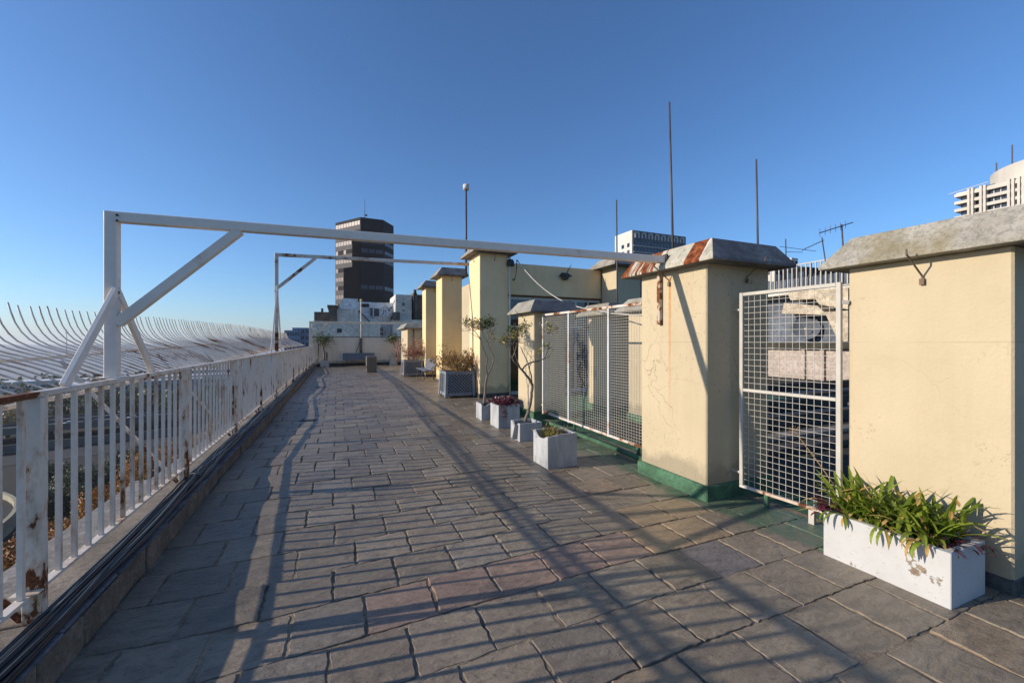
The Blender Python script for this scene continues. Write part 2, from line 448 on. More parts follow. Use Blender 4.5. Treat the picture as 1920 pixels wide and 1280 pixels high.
# ================================================================== TERRACE FLOOR
TS = .411
def tiles():
    mb = MB(); tint = []
    def tile(x0, x1, y0, y1, c, n):
        g = .0085 + rnd.random() * .005; gy = .0055 + rnd.random() * .0035
        x0 += g; x1 -= g; y0 += gy; y1 -= gy
        amp = .007 if n > 2 else .004
        per = []
        cs = [(x0,y0),(x1,y0),(x1,y1),(x0,y1)]
        for k in range(4):
            a = cs[k]; b = cs[(k+1) % 4]
            for i in range(n):
                t = i / n
                per.append((a[0]+(b[0]-a[0])*t + rnd.uniform(-amp, amp), a[1]+(b[1]-a[1])*t + rnd.uniform(-amp, amp)))
        cx, cy = (x0+x1)/2, (y0+y1)/2
        tx = rnd.gauss(0, .009); ty = rnd.gauss(0, .009); zo = rnd.gauss(0, .0025)
        vs = []
        for (s_, zz) in ((1.0, -.022), (1.0, -.002), (.988, .0)):
            for (x, y) in per:
                xx = cx + (x-cx)*s_; yy = cy + (y-cy)*s_
                vs.append((xx, yy, dz(xx, yy) + zz + (0 if zz < -.01 else tx*(xx-cx) + ty*(yy-cy) + zo)))
        m = len(per); fs = []
        for o in (0, m):
            for k in range(m):
                k2 = (k+1) % m; fs.append((o+k, o+k2, o+m+k2, o+m+k))
        vs.append((cx, cy, dz(cx, cy) + zo)); ci = len(vs) - 1
        for k in range(m): fs.append((2*m+k, 2*m+(k+1) % m, ci))
        mb.add(vs, fs); tint.extend([c] * len(vs))
    row = -4
    while True:
        y0 = 2.059 + TS * row; y1 = y0 + TS
        if y0 > 30.45: break
        y1 = min(y1, 30.45)
        off = .142 if row % 2 else .387 - TS
        off += rnd.uniform(-.02, .02)
        x = off - TS * 5
        j = 0
        n = 10 if y0 < 5 else (5 if y0 < 10 else 2)
        while x < 3.95:
            a, b = max(x, -1.27), min(x + TS, 3.95)
            if b - a > .06:
                cx = (a+b)/2
                v = 1.85 * rnd.uniform(.78, 1.18)
                c = [.150, .122, .087]
                w = rnd.random()
                if w < .25: c = [.158, .127, .090]
                elif w < .36: c = [.136, .116, .090]
                elif w < .42: c = [.172, .128, .082]
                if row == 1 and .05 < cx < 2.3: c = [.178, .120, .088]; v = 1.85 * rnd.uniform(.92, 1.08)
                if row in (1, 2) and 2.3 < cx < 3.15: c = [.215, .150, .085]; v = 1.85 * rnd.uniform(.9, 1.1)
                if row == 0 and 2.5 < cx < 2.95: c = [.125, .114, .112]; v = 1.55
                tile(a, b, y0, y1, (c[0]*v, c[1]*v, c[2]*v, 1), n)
            x += TS
        row += 1
    me = mb.mesh('terrace_floor', (0,0,0), M['tile'])
    at = me.attributes.new('tint', 'FLOAT_COLOR', 'POINT')
    at.data.foreach_set('color', [c for t in tint for c in t])
    o = bpy.data.objects.new('terrace_floor', me); COL.objects.link(o); tag(o, kind='structure')
tiles()
mb = MB()
nx, ny = 26, 150
vs = []; fs = []
for j in range(ny + 1):
    for i in range(nx + 1):
        x = -1.27 + 5.3 * i / nx; y = .2 + 30.4 * j / ny
        vs.append((x, y, dz(x, y) - .008))
for j in range(ny):
    for i in range(nx):
        a = j*(nx+1)+i; fs.append((a, a+1, a+nx+2, a+nx+1))
mb.add(vs, fs)
solo('mortar_bed', mb, 'mortar', kind='structure')
solo('court_floor', MB().box(4.03, 12, -1, 11.6, -.3, -.012), 'green', kind='structure')
solo('roof_slab', MB().box(-1.60, 12, -4, 30.6, -1.2, -.32).box(-1.3, 4.03, -4, .2, -.3, -.03).box(4.031, 12, 11.601, 30.6, -.32, -.02), 'ledge', kind='structure')
hbt = thing('host_building', 'tall old building that carries the roof terrace, mostly hidden beneath it', 'building', (5, 13, -38))
part(hbt, 'wall', MB().box(-1.58, 11.9, -3.9, 30.5, -38, -1.202), 'oldwall')

# ---- kerb / ledge under the railing
kb = thing('low_kerb', 'low tiled kerb with broken edge running along the foot of the white railing', 'kerb', (-1.3, 15, -.1))
mb = MB()
y = -3.0
while y < 30.5:
    L = .40 + rnd.uniform(-.02, .02); j = rnd.uniform(-.006, .006)
    top = .128 + rnd.uniform(-.012, .004)
    mb.box(-1.34, -1.27 + j, y + .006, min(y + L, 30.5) - .006, -.12, top); y += L
part(kb, 'kerb_face', mb, 'kerb', bev=.008)
mb = MB(); y = -3.0
while y < 30.5:
    L = rnd.uniform(.5, .9); mb.box(-1.335, -1.262 + rnd.uniform(-.012, .010), y + .004, min(y+L, 30.5) - .004, .1295, .148 + rnd.uniform(-.004, .004)); y += L
part(kb, 'edge_slab', mb, 'kerbtop', bev=.007)
mb = MB(); y = -3.0
while y < 30.5:
    L = rnd.uniform(.8, 1.1); mb.box(-1.66, -1.3405, y + .003, min(y+L, 30.5) - .003, -.3, .140 + rnd.uniform(-.004, .004)); y += L
part(kb, 'ledge_top', mb, 'ledge', bev=.005)
mb = MB().box(-2.126, -1.663, -3, 6.05, -.15, .02).box(-2.0, -1.663, 6.053, 30.5, -.17, .018)
mb.box(-2.10, -1.665, -3, 6.04, -.5, -.152).box(-1.97, -1.665, 6.06, 30.5, -.5, -.172)
part(kb, 'cornice', mb, 'cornice', bev=.012)

# ---- railing
RX, RT = -1.46, 1.34
rl = thing('rusty_railing', 'long white painted railing with rusting posts along the left terrace edge', 'railing', (RX, 15, .2))
def wavybar(y0, y1, z, w, h, seg=.8):
    m = MB(); y = y0
    while y < y1 - .01:
        ye = min(y + seg, y1); m.bar((RX + rnd.uniform(-.002, .002), y, z), (RX + rnd.uniform(-.002, .002), ye, z), w, h); y = ye
    return m
part(rl, 'top_rail', MB().bar((RX, -2, RT-.015), (RX, 3.25, RT-.015), .055, .03), 'toprust', bev=.003, label='orange rusted near end of the top rail')
part(rl, 'top_rail', MB().bar((RX, 3.251, RT-.015), (RX, 30.48, RT-.015), .055, .03), 'rail', bev=.003)
part(rl, 'bottom_rail', MB().bar((RX, -2, .30), (RX, 30.48, .30), .045, .018), 'rail')
posts = [2.98 + 2.31 * k for k in range(-2, 12)]
for i, y in enumerate(posts):
    po = part(rl, 'post', MB().box(RX-.038, RX+.038, y-.03, y+.03, .135, RT-.031), 'post', bev=.003)
    if i in (2,):
        part(po, 'foot_plate', MB().box(RX-.06, RX+.05, y-.08, y-.031, .31, .317), 'rail', base=rl)
bal = []
y = -1.9
k = 0
while y < 30.4:
    if min(abs(y - p) for p in posts) > .06: bal.append(y)
    y += .154
near = [b for b in bal if b > 2.0][:100]
rest = [b for b in bal if b not in near]
for b in near:
    t = rnd.uniform(-.006, .006)
    part(rl, 'baluster', MB().bar((RX, b, .31), (RX, b + t, RT-.031), .022, .026, (0,1,0)), 'rail')
mb = MB()
for b in rest: mb.bar((RX, b, .31), (RX, b, RT-.031), .022, .026, (0,1,0))
part(rl, 'baluster', mb, 'rail', kind='stuff')
for i, y in enumerate(posts[1:]):          # raking stays outside, from each post foot up to the bar screen
    part(rl, 'stay', MB().bar((RX-.06, y+.02, .15), (-2.42, y+.02, 1.42), .04, .022), 'post')

# ---- outward bar screen (inclined bars whose ends curve upward)
sc = thing('curved_bar_screen', 'rusting awning of parallel white bars curving upward outside the railing', 'bar screen', (-2.3, 15, 1.2))
def rise(y): return .20 * min(1, max(0, (y - 5) / 12))
PROF = [(-1.92, 1.18), (-2.1, 1.265), (-2.35, 1.385), (-2.55, 1.462), (-2.66, 1.50), (-2.77, 1.545), (-2.86, 1.605), (-2.92, 1.68), (-2.965, 1.77), (-2.995, 1.87), (-3.02, 1.97)]
def screen_bar(m, y):
    dzz = rnd.uniform(-.012, .012); dy = rnd.uniform(-.018, .018); dx = rnd.uniform(-.012, .012)
    pts = [(x + (dx if i > 3 else 0), y + dy * (i / 10) ** 2, z + rise(y) + dzz * (i / 10)) for i, (x, z) in enumerate(PROF)]
    if rnd.random() < .03: pts = [(p[0], p[1] + .05 * (i/10)**2, p[2] - .06*(i/10)) for i, p in enumerate(pts)]
    m.tube(pts, .0076, 5)
ys = [1.1 + .16 * k for k in range(184)]
vis = [y for y in ys if y > 3.2][:100]
for y in vis:
    m = MB(); screen_bar(m, y); part(sc, 'bar', m, 'rustbar', smooth=True)
mb = MB()
for y in ys:
    if y not in vis: screen_bar(mb, y)
part(sc, 'bar', mb, 'rustbar', kind='stuff', smooth=True)
for (X, z) in ((-2.56, 1.44), (-1.95, 1.18)):
    m = MB(); yy = [1.0, 5, 8, 11, 14, 17, 24, 30.4]
    for a, b in zip(yy, yy[1:]): m.bar((X, a, z + rise(a)), (X, b, z + rise(b)), .016, .03)
    part(sc, 'rail', m, 'rustbar')

# ---- cables on the ledge
cb = thing('cable_bundle', 'thick bundle of black cables lying along the ledge beside the railing', 'cables', (-1.42, 15, .2))
wob = lambda y, s: .028 * math.sin(y * .9 + s) + .02 * math.sin(y * 2.3 + 2.1 * s)
for k in range(22):
    col_ = 'black' if k % 6 else 'greycable'
    cx = -1.378 + .0125 * (k % 11 - 5) + rnd.uniform(-.008, .008); cz = .153 + .014 * (k // 11) + rnd.uniform(0, .006)
    ph = rnd.uniform(0, 6); r_ = rnd.choice((.0075, .009, .0115)); am = rnd.uniform(.2, 1.0)
    pts = []; y = -1.0
    while y < 30.4:
        dx = .045 * math.sin(y * .55 + .4) + am * 1.25 * wob(y * 1.7, ph) + .02 * math.sin(y * 4.1 + 3 * ph) * am
        lift = .024 * max(0, math.sin(y * 1.3 + ph)) * am
        if 5.0 < y < 5.6: lift += .012
        pts.append((min(-1.285, cx + dx * .6 - .004), y, cz + lift)); y += .16 if y < 9 else .5
    part(cb, 'cable', MB().tube(pts, r_, 5), col_, smooth=True)
for y in (5.35, 10.2, 15.0):
    part(cb, 'tie', MB().tube([(-1.46, y, .155), (-1.43, y+.05, .20), (-1.385, y, .215), (-1.33, y-.03, .19), (-1.30, y+.06, .158)], .008, 5), 'greycable', smooth=True)

# ---- drains
for i, y in enumerate((9.85, 16.8)):
    z = dz(-.56, y) + .004
    d = thing('floor_drain', ('black slotted floor drain nearer the camera, in the shade edge' if i == 0 else 'farther black slotted floor drain on the sunlit part of the deck'), 'drain', (-.56, y, z), 'drains in the paving')
    m = MB().box(-.74, -.38, y-.10, y-.085, z-.01, z+.006).box(-.74, -.38, y+.085, y+.10, z-.01, z+.006)
    for k in range(13): m.box(-.735 + k*.0285, -.722 + k*.0285, y-.084, y+.084, z-.01, z+.004)
    part(d, 'grate', m, 'iron')
    part(d, 'sump', MB().box(-.738, -.382, y-.098, y+.098, z-.04, z-.004), 'black')

# ================================================================== STEEL FRAMES
def frame(name, label, mat, p_base, p_top, p_end, brace, sides, w, side_top, group='awning frames over the terrace', endpost=None):
    t = thing(name, label, 'frame', (p_base[0], p_base[1], p_base[2]), group)
    pb, pt, pe = Vector(p_base), Vector(p_top), Vector(p_end)
    part(t, 'post', MB().bar(pb, pt, w, w, (0,1,0)), mat, bev=.004)
    d = (pe - pt).normalized()
    part(t, 'beam', MB().bar(pt - d*(w/2) - Vector((0,0,w/2)), pe - Vector((0,0,w/2)), w*.97, w), mat, bev=.004)
    part(t, 'diagonal_brace', MB().bar(brace[0], brace[1], w*.9, w*.92, (0,1,0)), mat, bev=.004)
    for s in sides:
        part(t, 'side_brace', MB().bar(side_top, s, .03, w*.85, (1,0,0)) if False else MB().bar(side_top, s, w*.8, .03, (1,0,0)), 'frame_a', bev=.003)
    if pb.z > .5:
        part(t, 'foot_plate', MB().box(pb.x-.075, pb.x+.075, pb.y-.075, pb.y+.075, pb.z+.0005, pb.z+.008), mat)
    if endpost:
        part(t, 'end_plate', MB().box(pe.x-.012, pe.x+.012, pe.y-.055, pe.y+.055, pe.z-.115, pe.z+.02), 'iron')
        for q_ in (-1, 1):
            part(t, 'bolt', MB().tube([(pt.x+.045, pt.y-.045, pt.z-.05+q_*.02), (pt.x+.045, pt.y-.056, pt.z-.05+q_*.02)], .008, 6), 'iron')
    if endpost:
        part(t, 'end_post', endpost, 'stubrust', bev=.004, label='rust-flaked short end post')
    return t
fx = -1.508
b1 = Vector((fx, 3.92, 2.545)); e1 = Vector((3.34, 3.60, 2.545))
dirb = (e1 - b1).normalized()
frame('steel_frame', 'largest nearest grey-white frame, its beam reaching the rust-stained pillar cap', 'frame_a', (fx, 3.92, RT), b1, e1,
      (Vector((fx+.03, 3.918, 1.735)), Vector((fx+.80, 3.868, 2.48))), [(fx+.03, 3.27, 1.335), (fx+.03, 4.55, 1.335)], .073, (fx+.03, 3.90, 1.98),
      endpost=MB().box(3.395, 3.438, 3.725, 3.775, 1.80, 2.46))
b2 = Vector((-1.52, 12.95, 4.02)); e2 = Vector((3.78, 12.45, 4.05))
frame('steel_frame', 'middle slender frame with a rust-mottled beam and diagonal', 'frame_b', (-1.52, 12.95, .0), b2, e2,
      (Vector((-1.49, 12.95, 3.08)), Vector((-.55, 12.86, 3.95))), [(-1.49, 11.7, 1.335), (-1.49, 13.7, 1.335)], .085, (-1.50, 12.9, 3.1))
b3 = Vector((-1.5, 28.2, 2.86)); e3 = Vector((4.9, 27.0, 2.86))
frame('steel_frame', 'farthest frame, pale cream pipe beam crossing before the old walls', 'conduit', (-1.5, 28.2, .0), b3, e3,
      (Vector((-1.45, 28.2, 1.95)), Vector((-.5, 28.0, 2.75))), [(-1.47, 29.3, 1.335)], .13, (-1.47, 28.25, 2.1))

# ================================================================== PILLARS
def hook(mb, x, y, z, nx=-1, ny=0):
    """bent iron bracket under a cap"""
    a = Vector((x + nx*.22, y + ny*.22, z + .06)); b = Vector((x + nx*.015, y + ny*.015, z - .08))
    mb.tube([a + Vector((0,0,.035)), a, b, b + Vector((0,0,-.05))], .0065, 5)
    mb.box(b.x-.008, b.x+.008, b.y-.014, b.y+.014, b.z-.065, b.z-.02)
GP = 'capped pillars along the terrace'
def pillar(label, x0, x1, y0, y1, z1, lo, hi, zc0, zc1, mat, capmat='cap', base='plinth', bh=.14, hooks=(), bout=.02, name='capped_pillar', frontmat=None):
    t = thing(name, label, 'pillar', ((x0+x1)/2, (y0+y1)/2, 0), GP)
    part(t, 'shaft', MB().box(x0, x1, y0, y1, -.1, z1), mat, bev=.012)
    part(t, 'base_band', MB().box(x0-bout, x1+bout, y0-bout, y1+bout, -.12, bh), base, bev=.01)
    me = MB().frustum(lo, hi, zc0, zc1)
    c = part(t, 'cap', me, capmat, bev=.004)
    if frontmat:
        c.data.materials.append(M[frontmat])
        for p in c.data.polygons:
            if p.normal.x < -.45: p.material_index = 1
    if hooks:
        m = MB()
        for h in hooks: hook(m, *h)
        part(c, 'bracket', m, 'hookrust', base=t)
    return t
pR = pillar('wide cream pillar at the right edge behind the white planter, under a grey mossy cap', 3.93, 4.9, 1.19, 2.11, 2.215,
       (3.80, 5.05, .90, 2.27), (3.95, 4.9, 1.05, 2.10), 2.212, 2.462, 'cream', hooks=[(3.93, 1.63, 2.16)], bh=.10, bout=.006)
p2 = pillar('cream pillar with green painted base and rust-streaked cap beside the mesh gate', 3.44, 4.36, 3.11, 4.09, 2.415,
       (3.285, 4.50, 2.90, 4.28), (3.44, 4.38, 3.045, 4.20), 2.392, 2.637, 'cream2', 'capdark', 'green', .15,
       hooks=[(3.44, 3.615, 2.37), (4.0, 3.11, 2.37, 0, -1)], bout=.035, frontmat='caprust')
pS = pillar('short cream pillar with grey cap at the left end of the mesh fence', 3.75, 4.5, 7.75, 8.56, 2.22,
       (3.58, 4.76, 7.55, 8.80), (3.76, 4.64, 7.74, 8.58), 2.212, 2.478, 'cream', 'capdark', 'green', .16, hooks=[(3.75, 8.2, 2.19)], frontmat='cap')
p4 = pillar('tall cream pillar joined to the roof room, a floodlight under its cap', 3.75, 4.63, 11.3, 12.3, 4.16,
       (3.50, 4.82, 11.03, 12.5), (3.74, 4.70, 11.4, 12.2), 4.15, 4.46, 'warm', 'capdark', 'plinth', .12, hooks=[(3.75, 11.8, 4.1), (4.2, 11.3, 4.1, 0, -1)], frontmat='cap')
part(p4, 'side_wing', MB().box(3.88, 4.60, 12.302, 13.6, -.1, 3.45), 'cream', bev=.01)
part(p4, 'downpipe', MB().tube([(4.66, 11.25, 0), (4.66, 11.25, 4.1)], .03, 8), 'conduit', smooth=True)
pillar('tall pillar with amber bounce light in its colour, between the slatted side bench and the larger trellis planter', 3.75, 4.56, 15.95, 16.93, 4.2,
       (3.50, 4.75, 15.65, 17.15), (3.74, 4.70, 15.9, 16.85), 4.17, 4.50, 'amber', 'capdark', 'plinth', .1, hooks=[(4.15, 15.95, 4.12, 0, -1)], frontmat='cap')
pillar('tall pillar coloured with amber bounce light behind the slatted side bench, second farthest', 3.75, 4.56, 19.15, 19.95, 4.12,
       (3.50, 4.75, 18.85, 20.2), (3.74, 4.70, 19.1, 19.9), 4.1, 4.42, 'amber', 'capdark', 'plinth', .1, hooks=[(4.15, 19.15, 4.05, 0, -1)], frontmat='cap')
p7 = pillar('low farthest cream pillar behind the reddish shrub, cap under the far frame', 3.75, 4.6, 24.5, 27.0, 2.42,
       (3.50, 4.85, 24.2, 27.25), (3.75, 4.7, 24.6, 26.8), 2.38, 2.69, 'cream', 'cap', 'plinth', .1, hooks=[(4.3, 24.5, 2.33, 0, -1)])
part(p7, 'downpipe', MB().tube([(4.1, 24.45, 0), (4.1, 24.45, 2.36)], .03, 6), 'iron', smooth=True)
pillar('cream pillar inside the court seen through the mesh fence', 5.6, 6.5, 7.75, 8.55, 2.22,
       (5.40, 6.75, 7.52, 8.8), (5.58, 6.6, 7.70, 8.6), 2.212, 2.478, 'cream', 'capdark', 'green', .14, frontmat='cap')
pillar('half hidden pillar cap rising behind the fence beside the rust-streaked pillar', 5.55, 6.4, 6.3, 7.0, 2.22,
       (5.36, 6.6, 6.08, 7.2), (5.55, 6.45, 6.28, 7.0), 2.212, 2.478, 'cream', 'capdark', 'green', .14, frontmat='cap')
pillar('tall cream pillar at the right end of the roof room', 8.1, 9.0, 10.75, 11.58, 3.98,
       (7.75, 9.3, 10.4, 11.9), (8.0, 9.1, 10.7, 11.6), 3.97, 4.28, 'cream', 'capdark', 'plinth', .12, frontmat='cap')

# ---- roof room
rr = thing('roof_room', 'cream roof room with a strip of dark windows between two tall pillars', 'building', (6.3, 13, 0))
part(rr, 'wall', MB().box(4.632, 8.098, 11.62, 11.85, 3.02, 3.99).box(4.632, 4.78, 11.62, 11.85, -.1, 3.019).box(4.632, 9.0, 11.851, 14, 3.03, 3.98), 'warm', bev=.006)
part(rr, 'rear_wall', MB().box(4.64, 9.0, 12.6, 13.9, -.1, 3.028), 'oldwall')
part(rr, 'cornice', MB().box(4.64, 8.09, 11.597, 11.619, 2.985, 3.035), 'rust')
mx = [4.80, 5.50, 6.03, 6.61, 7.15, 7.62, 8.07]
m = MB()
for x in mx: m.box(x-.03, x+.03, 11.66, 11.72, 0, 2.984)
m.box(4.77, 8.09, 11.662, 11.718, 2.90, 2.983).box(4.77, 8.09, 11.664, 11.716, 2.05, 2.10).box(4.77, 8.09, 11.664, 11.716, 0, .1)
part(rr, 'window_frame', m, 'fence')
for a, b in zip(mx, mx[1:]):
    part(rr, 'window', MB().box(a+.03, b-.03, 11.685, 11.695, .1, 2.05).box(a+.03, b-.03, 11.685, 11.695, 2.10, 2.90), 'glass')
w = thing('wall_lamp', 'round bulkhead lamp on the wall above the dark windows', 'lamp', at_y(1058, 520, 11.6))
m = MB().sphere((w.location.x, 11.55, w.location.z), .13, 12, 8, .75)
part(w, 'housing', m, 'lamp', smooth=True)
part(w, 'hood', MB().frustum((w.location.x-.19, w.location.x+.19, 11.42, 11.619), (w.location.x-.1, w.location.x+.1, 11.56, 11.618), w.location.z+.02, w.location.z+.14, .01), 'iron')
part(w, 'wire', MB().tube([at_y(1063, 512, 11.59), at_y(1066, 505, 11.59), at_y(1071, 497, 11.59)], .012, 5), 'iron')
f = at_y(958, 491, 11.2)
w = thing('floodlight', 'black floodlight fixed under the cap of the tall cream pillar', 'floodlight', f)
part(w, 'body', MB().frustum((f.x-.10, f.x+.10, f.y-.02, f.y+.10), (f.x-.07, f.x+.07, f.y-.0, f.y+.09), f.z-.12, f.z+.08, .12), 'iron', bev=.006)
part(w, 'arm', MB().tube([(f.x, f.y+.04, f.z+.08), (f.x, f.y+.06, f.z+.16), (f.x-.1, f.y+.12, f.z+.17)], .012, 5), 'iron')
a = at_y(969, 487, 11.1)
solo('dangling_wire', MB().tube([a, a+Vector((-.01,0,-.25)), a+Vector((-.04,0,-.5)), a+Vector((-.07,0,-.58))], .014, 5).tube([a+Vector((-.07,0,-.56)), a+Vector((-.12,0,-.6))], [.02,.045], 6), 'iron',
     'short wire with a dark lampholder dangling beside the floodlight', 'wire')
c0 = at_y(969, 487, 11.15); c1 = at_x(1108, 580, 5.5); c2 = at_x(1210, 592, 4.3)
pts = []
for i in range(13):
    t = i / 12; p = c0.lerp(c1, t); p.z -= .55 * 4 * t * (1-t) * .55; pts.append(p)
pts += [c1.lerp(c2, .5) - Vector((0,0,.03)), c2]
solo('hanging_cable', MB().tube(pts, .014, 6), 'wire', 'white cable sagging from the tall pillar down to the mesh fence', 'cable', smooth=True)
solo('parapet_wall', MB().box(4.65, 4.85, 13.61, 30.45, -.02, 2.1), 'cream', 'plain cream wall linking the rear of the tall pillars', 'wall', bev=.01)

# ================================================================== MESH FENCE AND GATE
def mesh_grid(m, X, y0, y1, z0, z1, py, pz, r=.0021):
    n = max(1, round((y1-y0)/py))
    for i in range(1, n):
        y = y0 + (y1-y0)*i/n; m.bar((X, y, z0), (X, y, z1), r*2, r*2, (0,1,0))
    n = max(1, round((z1-z0)/pz))
    for i in range(1, n):
        z = z0 + (z1-z0)*i/n; m.bar((X+r*1.6, y0, z), (X+r*1.6, y1, z), r*2, r*2)
fn = thing('mesh_fence', 'white welded mesh fence of three panels with rusty top rail between two pillars', 'fence', (3.9, 5.9, 0))
FX = 3.9
fp = [4.14, 5.38, 6.59, 7.61]
m = MB().bar((FX, 4.12, 2.13), (FX, 7.63, 2.15), .04, .04); part(fn, 'top_rail', m, 'frame_b', bev=.004)
m = MB().bar((FX, 4.12, .14), (FX, 7.63, .17), .04, .035); part(fn, 'bottom_rail', m, 'frame_b', bev=.004)
for y in fp: part(fn, 'post', MB().box(FX-.022, FX+.022, y-.02, y+.02, .13, 2.125), 'fence', bev=.003)
for a, b in zip(fp, fp[1:]):
    m = MB(); mesh_grid(m, FX, a+.02, b-.02, .16, 2.12, .058, .043, .0019); part(fn, 'mesh_panel', m, 'wire')
for y in (4.7, 6.4): part(fn, 'foot', MB().tube([(FX, y, -.02), (FX, y, .13)], .025, 8), 'green')
for z_ in (.3, 1.95): part(fn, 'wall_tie', MB().bar((FX, 7.63, z_), (FX+.02, 7.745, z_), .02, .02), 'fence')
solo('drain_pipe', MB().tube([(3.72, 4.3, .05), (3.72, 6.9, .06), (3.66, 7.35, .055), (3.4, 7.6, .05)], .035, 8).tube([(3.72, 6.25, .056), (3.72, 6.45, .056)], .045, 8), 'green',
     'green painted pipe lying along the foot of the mesh fence', 'pipe', smooth=True)
gt = thing('mesh_gate', 'white welded mesh gate with middle rail between two cream pillars', 'gate', (3.885, 2.135, 0), None, math.atan2(.08, .885))
GL = .889
m = MB()
for y in (.018, GL-.018): m.box(-.018, .018, y-.018, y+.018, .15, 2.10)
m.bar((0, .037, 2.082), (0, GL-.037, 2.082), .034, .034).bar((0, .037, 1.115), (0, GL-.037, 1.115), .032, .030)
part(gt, 'frame', m, 'wire', False, bev=.003)
part(gt, 'bottom_rail', MB().bar((0, -.03, .135), (0, GL, .135), .036, .026), 'frame_b', False, bev=.003)
m = MB(); mesh_grid(m, 0, .03, GL-.03, .15, 1.10, .060, .060, .0017); part(gt, 'mesh_panel', m, 'wire', False)
m = MB(); mesh_grid(m, 0, .03, GL-.03, 1.13, 2.066, .060, .060, .0017); part(gt, 'mesh_panel', m, 'wire', False)
for z_ in (.27, 1.93): part(gt, 'hinge', MB().bar((0, GL, z_), (.02, GL+.10, z_), .02), 'wire', False)
part(gt, 'latch', MB().bar((0, 0, 1.93), (.03, -.035, 1.93), .03), 'wire', False)
part(gt, 'foot', MB().tube([(0, .62, -.01), (0, .62, .121)], .024, 8), 'green', False)
part(gt, 'foot', MB().box(-.018, .018, .2, .245, -.06, .121), 'wire', False)
# ================================================================== PLANTERS
def planter_box(name, label, x0, x1, y0, y1, h, wall=.035, mat='box', broken=None, soil=.05, group=None, cat='planter'):
    zf = min(dz(x0, y0), dz(x1, y1))
    t = thing(name, label, cat, ((x0+x1)/2, (y0+y1)/2, zf), group)
    n = 8
    mb = MB()
    def z_at(side, u):
        if broken and side in broken:
            c_, w_, d_ = broken[side]; k = (u - c_) / w_
            if abs(k) < 1: return h - d_ * (1 - k*k) - rnd.uniform(0, .006)
        return h - rnd.uniform(0, .003)
    ring = []
    cs = [(x0,y0),(x1,y0),(x1,y1),(x0,y1)]
    for s in range(4):
        for i in range(n):
            u = i / n; a = cs[s]; b = cs[(s+1) % 4]
            ring.append((a[0]+(b[0]-a[0])*u, a[1]+(b[1]-a[1])*u, z_at(s, u)))
    cx, cy = (x0+x1)/2, (y0+y1)/2
    kx = 1 - 2*wall/(x1-x0); ky = 1 - 2*wall/(y1-y0)
    L = len(ring); vs = []
    for (x, y, z) in ring: vs.append((x, y, zf - .005))
    for (x, y, z) in ring: vs.append((x, y, zf + z))
    for (x, y, z) in ring: vs.append((cx+(x-cx)*kx, cy+(y-cy)*ky, zf + z))
    for (x, y, z) in ring: vs.append((cx+(x-cx)*kx, cy+(y-cy)*ky, zf + h*.35))
    fs = []
    for o in (0, L, 2*L):
        for k in range(L):
            k2 = (k+1) % L; fs.append((o+k, o+k2, o+L+k2, o+L+k))
    fs.append(tuple(range(L-1, -1, -1)))
    mb.add(vs, fs)
    part(t, 'box', mb, mat, bev=.004)
    sm = MB(); q = 6; vv = []; ff = []
    for j in range(q+1):
        for i in range(q+1):
            vv.append((x0+wall+(x1-x0-2*wall)*i/q, y0+wall+(y1-y0-2*wall)*j/q, zf + h - soil - rnd.uniform(0, .03)))
    for j in range(q):
        for i in range(q):
            a_ = j*(q+1)+i; ff.append((a_, a_+1, a_+q+2, a_+q+1))
    sm.add(vv, ff); part(t, 'soil', sm, 'soil')
    return t
planter_box('long_planter', 'long chipped white concrete planter against the right pillar', 3.385, 3.81, 1.275, 1.985, .335, .045, 'planter', soil=.03)
GB = 'square cement planters in a row'
planter_box('square_planter', 'nearest square grey planter, tall, with scooped-out broken rim', 2.44, 2.87, 4.645, 5.06, .425, .025, broken={3: (.5, .5, .07), 0: (0, .3, .02)}, soil=.07, group=GB)
planter_box('square_planter', 'low square planter with cracked rim holding the crooked-trunk tree', 2.70, 3.10, 6.10, 6.48, .29, .03, broken={3: (.45, .32, .08)}, soil=.04, group=GB)
planter_box('square_planter', 'square grey planter filled with purple trailing plant', 2.742, 3.17, 7.16, 7.60, .43, .03, soil=.03, group=GB)
planter_box('square_planter', 'square planter holding the slim forked tree behind the purple plant', 2.715, 3.08, 8.06, 8.42, .335, .03, broken={0: (.2, .25, .04)}, soil=.04, group=GB)
planter_box('square_planter', 'small white planter half hidden behind the purple plant by the short pillar', 3.22, 3.55, 8.35, 8.62, .40, .03, soil=.05, group=GB)
planter_box('square_planter', 'far grey planter left of the back bench, one side sunlit', -1.0, -.48, 29.75, 30.2, .46, .04, soil=.05, group=GB)
planter_box('square_planter', 'far grey planter right of the back bench', 3.35, 3.85, 29.6, 30.1, .46, .04, soil=.05, group=GB)

